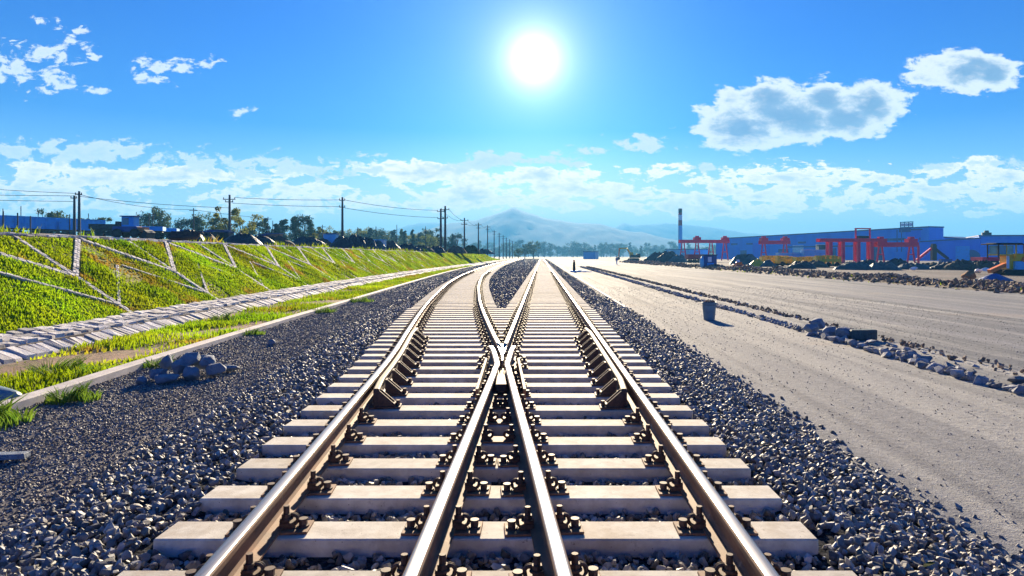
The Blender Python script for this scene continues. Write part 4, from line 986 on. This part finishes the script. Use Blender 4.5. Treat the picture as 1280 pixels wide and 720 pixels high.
for (px,y,w_,h,mt,lb) in ((932,150,8,2.2,'greytarp','grey green heap before the left part of the factory'),(822,215,9,3.0,'tarp','dark heap right of the excavator'),(835,205,8,3.2,'tarp','larger dark heap between the excavator and the red wagon'),(848,200,6,2.2,'greytarp','green grey heap beside the dark red wagon')):
    mound('heap', gx_(px,y), y, w_, 4, h*.85, int(px), mt, lb, 'heap', rough=.5, flat=.9)
for (px,y,L,H,mt,lb) in ((994,178,9.5,2.6,'ltblue','long pale blue container before the factory, behind the yellow assemblies'),(1018,176,6.5,3.4,'ltblue','taller pale blue container right of the long one'),(1030,200,4.0,5.2,'greytarp','grey green site cabin left of the tall crane')):
    t = empty('container', (gx_(px,y),y,GZ)); tag(t, lb, 'container')
    mb = MB(); mb.box((0,0,H/2),(L,2.4,H))
    for i in range(int(L/.6)): mb.box((-L/2+.3+i*.6,-1.23,H/2),(.2,.08,H*.9))
    mb.build('walls',mt,t); MB().box((0,0,H+.04),(L+.1,2.5,.1)).build('roof','white',t)
# truck in dark red at the right
wagon('tipper_wagon', gx_(1236,100), 100, 3.6, 1.7, 0, 'crane', 'bright red truck body among the heaps near the right edge', wheels=2)
for i, (px, y, lb) in enumerate(((1223,70,'white sheet bundle on the rubble, nearer of two'),(1232,78,'white sheet bundle behind the rubble, farther of two'),(1142,84,'small pale stone block on the earth behind the rubble bank'))):
    rock('bundle', (gx_(px,y),y,GZ+.3), (1.1,.7,.55), 700+i, 'white', lb, 'bundle')
rock('boulder', (gx_(1213,48),48,GZ+.45), (1.3,.8,.8), 710, 'clod', 'big orange brown clod on the rubble bank near the right edge')

# ------------------------------------------------------------------ factory
def wall_building(name, pts, H0, H1, depth, mw, label, eave=.0, cat='factory'):
    """long hall: front wall from pts[0] to pts[1] with its roof edge rising from H0 to H1, depth away from the viewer"""
    (xa, ya), (xb, yb) = pts; L = math.hypot(xb-xa, yb-ya); rz = math.atan2(yb-ya, xb-xa)
    t = empty(name, (xa, ya, GZ), rz); tag(t, label, cat)
    MB().prism([(0,0),(L,0),(L,H1),(0,H0)], 'y', 0, depth).build('walls', mw, t)
    mb = MB(); mb.prism([(-.2,H0),(L+.2,H1),(L+.2,H1+.45),(-.2,H0+.45)], 'y', -.25, depth+.25); mb.build('roof', 'navy', t)
    return t, L
fa = (gx_(907,390), 390); fb = (gx_(1161,276), 276)
t, L = wall_building('factory_hall', (fa, fb), 11.9, 13.6, 9, 'clad', 'large bright blue factory hall with a long low roof line')
MB().box((L*.55,-.15,6.5),(L*.35,.3,.6)).build('canopy_beam','navy',t)
for (x_, w2, h2) in ((L*.12,5,5),(L*.36,7,5.5),(L*.60,7,5.5),(L*.80,7,6)): MB().box((x_,-.06,h2/2),(w2,.12,h2)).build('door','navy',t)
MB().box((L*.23,-.1,5.0),(L*.10,.2,8)).build('grey_panel','clad_side',t)
MB().box((L*.44,-.12,5.5),(7,.24,3.6)).build('white_panel','white',t)
MB().box((L*.90,-.12,9.0),(18,.3,.9)).build('sign_band','navy',t)
for i in range(5): MB().box((L*(.06+.10*i),-.09,8.6),(5,.18,.9)).build('window','navy',t)
# roof frame with three round fans
rf = empty('roof_fan_unit', (fb[0]-6.0*1.15, fb[1]+4.0, 13.2), math.atan2(fb[1]-fa[1], fb[0]-fa[0])); tag(rf, 'frame holding three round white discs on the factory roof', 'roof unit')
mb = MB(); 
for x_ in (-2.8,-.95,.95,2.8): mb.box((x_,0,1.0),(.25,.3,2.6))
mb.box((0,0,.1),(5.9,.35,.5)); mb.box((0,0,2.35),(5.9,.35,.35)); mb.box((0,-1,-1.0),(5.2,.4,1.6)); mb.build('frame','navy',rf)
for x_ in (-1.87,0,1.87): MB().cyl((x_,-.05,1.25),.72,.72,.25,rot=(R(90),0,0),seg=24).build('disc','white',rf)
for x_ in (-1.0,1.0): MB().box((x_,-4.4,-5.5),(.25,.3,9)).build('support_post','navy',rf)
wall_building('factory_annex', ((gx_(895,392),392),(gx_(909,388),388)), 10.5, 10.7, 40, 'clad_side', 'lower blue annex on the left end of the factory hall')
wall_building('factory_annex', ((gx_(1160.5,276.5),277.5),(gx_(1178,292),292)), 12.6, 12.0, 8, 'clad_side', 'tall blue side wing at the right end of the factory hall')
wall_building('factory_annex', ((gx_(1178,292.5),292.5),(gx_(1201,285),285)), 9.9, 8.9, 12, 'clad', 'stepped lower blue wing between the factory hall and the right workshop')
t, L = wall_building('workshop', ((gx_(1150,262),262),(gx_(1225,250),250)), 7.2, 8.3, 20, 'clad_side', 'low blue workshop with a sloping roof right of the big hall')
MB().box((L*.72,-.08,2.8),(4.5,.16,5.6)).build('door','blue',t); MB().cyl((L*.86,-.05,1.2),3.0,3.0,.2,rot=(R(90),0,0),seg=24).build('dark_opening','navy',t)
t, L = wall_building('workshop', ((gx_(1224,251),251),(gx_(1420,232),232)), 9.2, 8.9, 30, 'clad', 'blue workshop running out of the view at the right edge')
MB().box((L*.06,3,9.9),(3.0,1.6,1.4)).build('roof_vent','dark',t); MB().cyl((L*.06,3,11.0),.9,.7,.8,seg=12).build('roof_fan','dark',t)
t, L = wall_building('warehouse', ((gx_(832,420),420),(gx_(862,400),400)), 5.6, 5.6, 14, 'ltblue', 'low grey blue shed below the chimney', cat='shed')
ch = empty('chimney', (gx_(850.3,430),430,GZ)); tag(ch, 'tall slim factory chimney with red and grey bands', 'chimney')
hz0 = 0
for i, (h, mt) in enumerate(((18.2,'ltblue'),(3.0,'ltblue'),(3.4,'red'),(3.4,'white'),(1.4,'red'),(2.6,'dark'))):
    ra = 1.42-.25*hz0/33; rb_ = 1.42-.25*(hz0+h)/33; MB().cyl((0,0,hz0+h/2),ra,rb_,h,seg=20).build('shaft_band',mt,ch); hz0 += h
wall_building('warehouse', ((gx_(729,400),400),(gx_(744,398),398)), 4.2, 4.2, 10, 'ltblue', 'low pale building before the far trees, left of the walking person', cat='shed')

# ------------------------------------------------------------------ left plateau: train, loader, poles, heaps
PZ = 2.08
trn = [(-48.5,57.5),(-46.2,66.8)]
TZ = 5.08
for i in range(2):
    wagon('gondola_wagon', -88.7+i*3.45, 116.3+i*8.1, 8.3, 3.2, R(67), 'blue', ('left','right')[i]+' of the two bright blue railway wagons on top of the embankment', 'blue wagons on the embankment', TZ, 'rubble', posts=3)
wagon('gondola_wagon', -92.6, 107.6, 8.2, 3.15, R(67), 'navy', 'dark blue wagon at the left edge behind the embankment', None, TZ, posts=1)
wagon('gondola_wagon', gx_(133,112), 112, 4.2, 2.0, .2, 'dark', 'low dark wagon between the blue wagons and the wheel loader', None, pz(gx_(133,112),112))
for i, (px, y) in enumerate(((188,98),(206,102),(222,106))):
    wagon('flat_wagon', gx_(px,y), y, 3.6, (1.75,1.65,1.6)[i], .35, 'blue' if i != 2 else 'navy', ('left','middle','right')[i]+' low blue wagon in the row right of the wheel loader', 'low blue wagons right of the loader', pz(gx_(px,y),y))
ld = empty('wheel_loader', (gx_(163,84),84,pz(gx_(163,84),84)), 0); ld.scale = (1.15,)*3; tag(ld, 'wheel loader with a blue cab and an orange front end on top of the embankment', 'loader')
for x_ in (-.95,.95):
    for s in (-1,1): wheel(ld,(x_,s*.8,.5),.5,.3,hub='dark')
ld_w = [c_ for c_ in ld.children]
for c_ in ld_w: c_.rotation_euler = (0,0,R(90))
MB().box((-.3,0,.95),(2.6,1.2,.6)).build('chassis','navy',ld,bevel=.05); MB().box((0,0,1.75),(1.3,1.1,1.1)).build('cab','blue',ld,bevel=.05); MB().box((.05,0,2.35),(1.65,1.3,.10)).build('cab_roof','navy',ld)
MB().box((-.2,-.56,1.8),(.7,.03,.75)).build('window','glass',ld); MB().box((-1.25,0,1.35),(.35,.7,.9)).build('exhaust_box','dark',ld)
MB().box((1.3,0,.95),(1.0,.8,.45)).bar((1.0,0,1.1),(1.9,0,.5),.5,.3).build('lift_arm','orange',ld); MB().prism([(1.6,.1),(2.1,.0),(2.3,.6),(1.9,.9)],'y',-.8,.8).build('bucket','dark',ld)
# poles
def pole(x, y, H, label, bars=((.3,1.6),), group='power poles behind the embankment', z=PZ, r0=.19, ins=True):
    t = empty('power_pole', (x,y,z)); tag(t, label, 'power pole', group)
    MB().cyl((0,0,H/2), r0, r0*.6, H, seg=12).build('shaft','wood',t)
    for (dz_, L_) in bars:
        a = MB().box((0,-r0*.6,H-dz_),(L_,.10,.12)).build('crossarm','wood',t)
        if ins:
            for s in (-1,0,1): MB().cyl((s*L_*.45,-r0*.6,H-dz_+.18),.07,.05,.24,seg=8).build('insulator','dark',a)
    return t
def Hof(py, y): return EYE+(320-py)/845*y-PZ
main = [(99,99,239),(287,104,243.5),(428,108,246.5),(551,129,261),(556.5,129,257.5)]
labs = ['tall dark power pole at the left, right one of a close pair','power pole with two short crossarms rising before the pale green tree','single tall power pole left of the mountain','left pole of the close pair left of the mountain','right and taller pole of the close pair left of the mountain']
bars = [((.5,1.0),),((.7,1.9),(1.1,1.2)),((.5,.9),(1.6,.9)),((.5,1.4),(1.9,1.2)),((.7,1.6),(2.3,1.0))]
for (px,y,py), lb, br in zip(main, labs, bars): pole(gx_(px,y), y, Hof(py,y), lb, br, r0=.27 if px > 540 else .24)
pole(gx_(93,99.5), 99.5, Hof(244,99), 'tall dark power pole at the left, left one of a close pair', ((.4,.9),), r0=.24)
fp = [(580.5,167,272.5),(598,206,278.5),(609.5,246,281.5),(617.7,286,288),(624,300,291),(629,322,294),(633,345,297),(637,370,299),(640.5,395,301)]
for i, (px,y,py) in enumerate(fp): pole(gx_(px,y), y, Hof(py,y)+(0 if y < 240 else 2.0), 'power pole in the receding row left of the mountain foot', ((.6,2.0),(1.6,1.4)), 'receding row of power poles', PZ if y < 240 else 0.08, .24, ins=y < 200)
bp = [(22,90,266),(38,95,270),(4,80,264),(191,130,265),(186,130,266),(242,135,260),(335,150,271),(341,150,276),(403,160,281),(447,170,284),(470,150,283),(496,190,281),(532,200,283),(571,220,299),(87,120,268)]
for i, (px,y,py) in enumerate(bp): pole(gx_(px,y), y, Hof(py,y), 'thin background pole among the trees behind the embankment', ((.5,1.6),) if i in (3,5,6,8) else (), 'thin background poles', r0=.13, ins=False)
def wire(pts, label, sag=1.2, r0=.035):
    V = []; mb = MB()
    for a, b_ in zip(pts[:-1], pts[1:]):
        a = Vector(a); b_ = Vector(b_); prev = a
        for i in range(1, 17):
            t_ = i/16; p = a.lerp(b_, t_); p.z -= sag*4*t_*(1-t_)*((b_-a).length/45)**2; mb.bar(prev, p, r0, round_=True, seg=5); prev = p
    tag(mb.build('power_line','wire'), label, 'power line', 'wires between the power poles')
def top(px, y, py, dx=0, dz_=0): return (gx_(px,y)+dx, y-.2, EYE+(320-py)/845*y+dz_)
lv = [top(-70,92,229), top(99,99,241.5), top(287,104,247), top(428,108,249.5), top(551,129,263), top(580.5,167,275), top(598,206,281), top(609.5,246,284)]
wire([top(-70,92,232), top(99,99,242)], 'uppermost wire left of the left pair of poles', 1.0)
wire([top(-70,92,243), top(93,99,245)], 'second wire left of the left pair of poles', .3)
wire([top(-70,92,249), top(93,99,252)], 'lowest wire left of the left pair of poles', .3)
wire([top(99,99,243), top(242,135,262), top(335,150,273)], 'wire from the left pair of poles down to the background poles', 1.0)
wire([top(99,99,245.5), top(287,104,260)], 'faint wire crossing behind the trees at the left', 1.2)
wire([top(287,104,247,.8), top(428,108,250,-.4)], 'upper wire between the two single poles', 1.3)
wire([top(287,104,254,.5), top(428,108,258.5,-.4)], 'lower wire between the two single poles', 1.0)
wire([top(428,108,250,.4), top(551,129,263,-.6)], 'upper wire between the single pole and the close pair', 1.3)
wire([top(428,108,260,.4), top(551,129,272,-.6)], 'lower wire between the single pole and the close pair', 1.1)
for k, d in enumerate((-.9,.9)): wire([(gx_(px,y)+d*.8, y-.2, PZ+Hof(py,y)-.6) for px,y,py in [(556.5,129,257.5)]+fp[:4]], ('left','right')[k]+' wire along the receding row of poles', 1.0, .03)
# heaps and boxes along the crest
GC = 'dark heaps along the top of the embankment'
ch_ = [(235,60,3.2,1.3,'tarp'),(252,62,3,1.2,'rubble'),(302,66,4,1.3,'tarp'),(322,70,4,1.25,'tarp'),(345,74,4,1.3,'rubble'),(384,85,5,1.6,'tarp'),(428,88,3.5,2.0,'tarp'),(444,90,3.6,2.4,'tarp'),(458,92,3.4,2.1,'tarp'),(470,95,3.2,1.7,'greytarp'),(486,98,3.6,1.8,'tarp'),(510,104,4.4,1.5,'tarp'),(528,110,4,1.4,'rubble'),(545,115,3.5,1.4,'tarp'),(570,140,5,1.9,'rubble'),(588,150,4.5,2.3,'leaf_dark'),(402,90,3.5,1.5,'rubble'),(605,175,5,1.6,'tarp')]
for i, (px,y,w_,h,mt) in enumerate(ch_): mound('heap', gx_(px,y), y, w_, 3, h*.66, 60+i, mt, 'dark heap of scrap and earth on the crest of the embankment', 'heap', GC, pz(gx_(px,y),y), .45, .9)
for (px,y,L_,H_,mt,lb,nm) in ((414,92,1.7,2.5,'ltblue','pale blue metal cabin left of the single tall pole','cabin'),(273,82,2.2,1.9,'brownbox','brown covered load on the crest behind the grass','covered_load'),(262,80,1.6,1.6,'dark','dark box left of the brown load','box'),(281,82,1.6,1.7,'tarp','dark machine box right of the brown load','box'),(333,95,1.6,1.8,'navy','small navy box below the background pole','box'),(343,95,1.8,2.1,'brownbox','small red brown hut beside the navy box','hut'),(474,96,1.7,1.9,'white','white sheeted box on the dark heaps','box')):
    t = empty(nm, (gx_(px,y),y,pz(gx_(px,y),y))); H_ *= .75; tag(t, lb, nm.replace('_',' ')); MB().box((0,0,H_/2),(L_,1.6,H_)).build('body',mt,t,bevel=.05); MB().box((0,0,H_+.05),(L_+.2,1.8,.1)).build('cover','navy' if mt != 'white' else 'ltblue',t)
mb = MB()
for k in range(3): mb.bar((-.5,k*.1,.2+.1*k),(.5,k*.1+.6,.25+.1*k),.12,round_=True,r2=.10,seg=8)
mb.build('log_pile','bark',loc=(gx_(225,30),30,2.1)).name = 'log_pile'; tag(bpy.data.objects['log_pile'],'few dark logs on the embankment crest','logs')

# ------------------------------------------------------------------ trees
def tree_mesh(kind, seed):
    r = np.random.default_rng(seed); tr = MB(); H = 1.0
    tr.cyl((0,0,.25),.028,.016,.5,seg=8)
    cl = []
    if kind == 'broad':
        for i in range(24):
            a = r.uniform(0,6.28); rr = .34*r.uniform(.1,1)**.6; h = r.uniform(.32,.95); k = 1-((h-.60)/.42)**2; cl.append((math.cos(a)*rr*max(k,.2)**.5, math.sin(a)*rr*max(k,.2)**.5, h, r.uniform(.09,.16)))
    elif kind == 'poplar':
        for i in range(24):
            a = r.uniform(0,6.28); h = .15+.85*i/24; rr = .12*(1-h*.7); cl.append((math.cos(a)*rr, math.sin(a)*rr, h, .11*(1.1-h*.6)))
    elif kind == 'sparse':
        for i in range(13):
            a = r.uniform(0,6.28); rr = r.uniform(.12,.42); h = .55+.45*r.uniform(0,1); cl.append((math.cos(a)*rr, math.sin(a)*rr, h-.2*rr, r.uniform(.06,.11)))
    elif kind == 'clump':
        for i in range(30):
            a = r.uniform(0,6.28); rr = .55*r.uniform(0,1)**.6; cl.append((math.cos(a)*rr, math.sin(a)*rr*.7, r.uniform(.15,.9)*(1-.45*rr), r.uniform(.12,.2)))
    for c_ in cl[::2]: tr.bar((0,0,min(.45,c_[2]*.5)), (c_[0]*.9,c_[1]*.9,c_[2]), .011, round_=True, r2=.004, seg=5)
    tm = tr.mesh('trunk'); V, T = [], []
    for (x,y_,z,s) in cl:
        n = 95; d = r.normal(size=(n,3)); d /= np.linalg.norm(d,axis=1)[:,None]; d *= (r.uniform(.35,1.08,(n,1)))*s; d[:,2] *= .75; p = d+np.array([x,y_,z])
        a = r.normal(size=(n,3)); a /= np.linalg.norm(a,axis=1)[:,None]; b_ = np.cross(a, r.normal(size=(n,3))); b_ /= np.linalg.norm(b_,axis=1)[:,None]; L = r.uniform(.012,.028,(n,1))
        V.append(np.stack([p-a*L, p+b_*L*.6, p+a*L, p-b_*L*.6],1).reshape(-1,3)); T.append(np.repeat(np.clip(r.normal(.5,.22)+r.normal(0,.15,n),0,1),4))
    V = np.concatenate(V); V[:,2] = np.maximum(V[:,2], .02); F = np.arange(len(V)).reshape(-1,4); return tm, arr_mesh('crown', V, F, np.concatenate(T))
TP = {}
for kind, mats_ in (('broad',('leaf_dark','leaf_bright','leaf_teal')),('poplar',('leaf_dark','leaf_teal','leaf_bright')),('sparse',('leaf_bright','leaf_dark')),('clump',('leaf_teal','leaf_dark','leaf_bright'))):
    for mt in mats_:
        for s in range(2):
            tm, cm = tree_mesh(kind, abs(hash(kind+mt)) % 1000+s if False else (len(TP)*7+s)); tm.materials.append(M['bark']); cm.materials.append(M[mt]); TP.setdefault((kind,mt),[]).append((tm,cm))
rt = random.Random(5)
def tree(kind, mt, x, y, H, label, group, z, wd=1.0):
    tm, cm = rt.choice(TP[(kind,mt)]); t = empty('tree', (x,y,z), rt.uniform(0,6.28)); t.scale = (H*wd,H*wd,H); tag(t, label, 'tree', group); part('trunk', tm, t); part('crown', cm, t)
# trees that can be told apart, behind the embankment
T1 = 'trees behind the embankment'
named = [('broad','leaf_dark',60,150,262,'round dark tree above the left blue wagons',1.0),('broad','leaf_dark',72,150,267,'lower dark tree right of the round one above the blue wagons',1.0),('sparse','leaf_dark',118,140,270,'small dark tree at the right end of the blue wagons',1.1),
 ('broad','leaf_teal',184,170,267,'left dark tree right of the wheel loader',.9),('broad','leaf_dark',194,168,259,'taller dark tree right of the wheel loader',.8),('broad','leaf_dark',203,172,266,'thin topped dark tree right of the loader',.7),
 ('broad','leaf_teal',232,180,274,'blue green tree left of the brown load',1.1),('poplar','leaf_dark',246,176,271,'dark narrow tree behind the background pole',1.4),('broad','leaf_dark',254,182,268,'round green tree just right of the background pole',.9),
 ('poplar','leaf_bright',270,170,272,'narrow yellow green tree',1.6),('broad','leaf_bright',280,168,275,'yellow green tree left of the power pole with crossarms',.9),('sparse','leaf_bright',284,120,258.5,'pale umbrella shaped tree behind the power pole',.95),('sparse','leaf_bright',302,125,261,'tall thin tree with spreading crown right of the power pole',.9),
 ('broad','leaf_bright',308,165,279,'bright yellow green tree under the spreading one',.9),('broad','leaf_teal',322,170,277,'blue green round tree right of the yellow one',.95),('poplar','leaf_dark',331,175,273,'dark narrow tree beside the background pole',1.2),
 ('poplar','leaf_teal',345,180,280,'left narrow blue green tree of the tall teal group',1.5),('poplar','leaf_teal',354,180,274,'pointed blue green tree in the teal group',1.5),('poplar','leaf_teal',369,178,271,'tallest dark narrow tree in the teal group',1.3),('broad','leaf_teal',379,176,270,'large blue green tree with a pointed top',.95),('poplar','leaf_dark',388,178,275,'dark green tree at the right side of the teal group',1.3),('sparse','leaf_bright',398,170,284,'small yellowish tree left of the blue cabin',1.0)]
for kind, mt, px, y, py, lb, wd in named: tree(kind, mt, gx_(px,y), y, Hof(py,y), lb, T1, PZ, wd)
T2 = 'far trees behind the embankment'
for i in range(44):
    px = 372+i*4.6+rt.uniform(-2,2); y = rt.uniform(250,330); py = rt.uniform(283,294)+ (0 if px < 545 else 8)
    tree(rt.choice(['broad','poplar','broad','clump']), rt.choice(['leaf_teal','leaf_dark','leaf_teal','leaf_bright']), gx_(px,y), y, EYE+(320-py)/845*y-(PZ-.5), 'small distant tree in the tree line left of the mountain', T2, PZ-.5, rt.uniform(.8,1.3))
T3 = 'distant trees before the mountain'
for i in range(86):
    px = 560+i*4.1+rt.uniform(-3,3); y = rt.uniform(900,1300); py = rt.uniform(303,311)+(2 if px > 800 else 0)+rt.choice([0,0,-3])
    tree(rt.choice(['broad','clump','clump','poplar']), rt.choice(['leaf_teal','leaf_dark','leaf_teal']), gx_(px,y), y, EYE+(320-py)/845*y+.35, 'distant tree in the long tree line below the mountain', T3, GZ, rt.uniform(.9,1.5))
for i, (px,y,py) in enumerate(((667,420,302),(656,430,305),(648,300,311))): tree('broad','leaf_dark', gx_(px,y), y, EYE+(320-py)/845*y+.35, ('darker round tree right above the vanishing point of the track','second dark tree left of the vanishing point','small dark bush at the end of the embankment')[i], None, GZ, 1.1)
for i in range(40):
    px = rt.uniform(-40,560); y = rt.uniform(300,420)
    tree('clump', rt.choice(['leaf_teal','leaf_dark']), gx_(px,y), y, rt.uniform(6,9)+(2 if px < 150 else 0), 'low distant trees far behind the embankment', 'low far trees', 0, 1.6)

# ------------------------------------------------------------------ haze
hb = MB(); hb.box((0, 2500, 114.5), (9600, 5180, 236)); hz_ = hb.build('haze', 'glass'); hz_.data.materials.clear()
hm = bpy.data.materials.new('haze_air'); hm.use_nodes = True; hm.node_tree.nodes.clear(); k = NT(hm.node_tree)
pv = k.n('ShaderNodeVolumePrincipled'); pv.inputs['Color'].default_value = (.14,.52,.97,1); pv.inputs['Density'].default_value = .00040; pv.inputs['Anisotropy'].default_value = .1
k.L.new(pv.outputs[0], k.n('ShaderNodeOutputMaterial').inputs['Volume']); hz_.data.materials.append(hm); tag(hz_, 'pale blue haze', 'haze', kind='stuff')
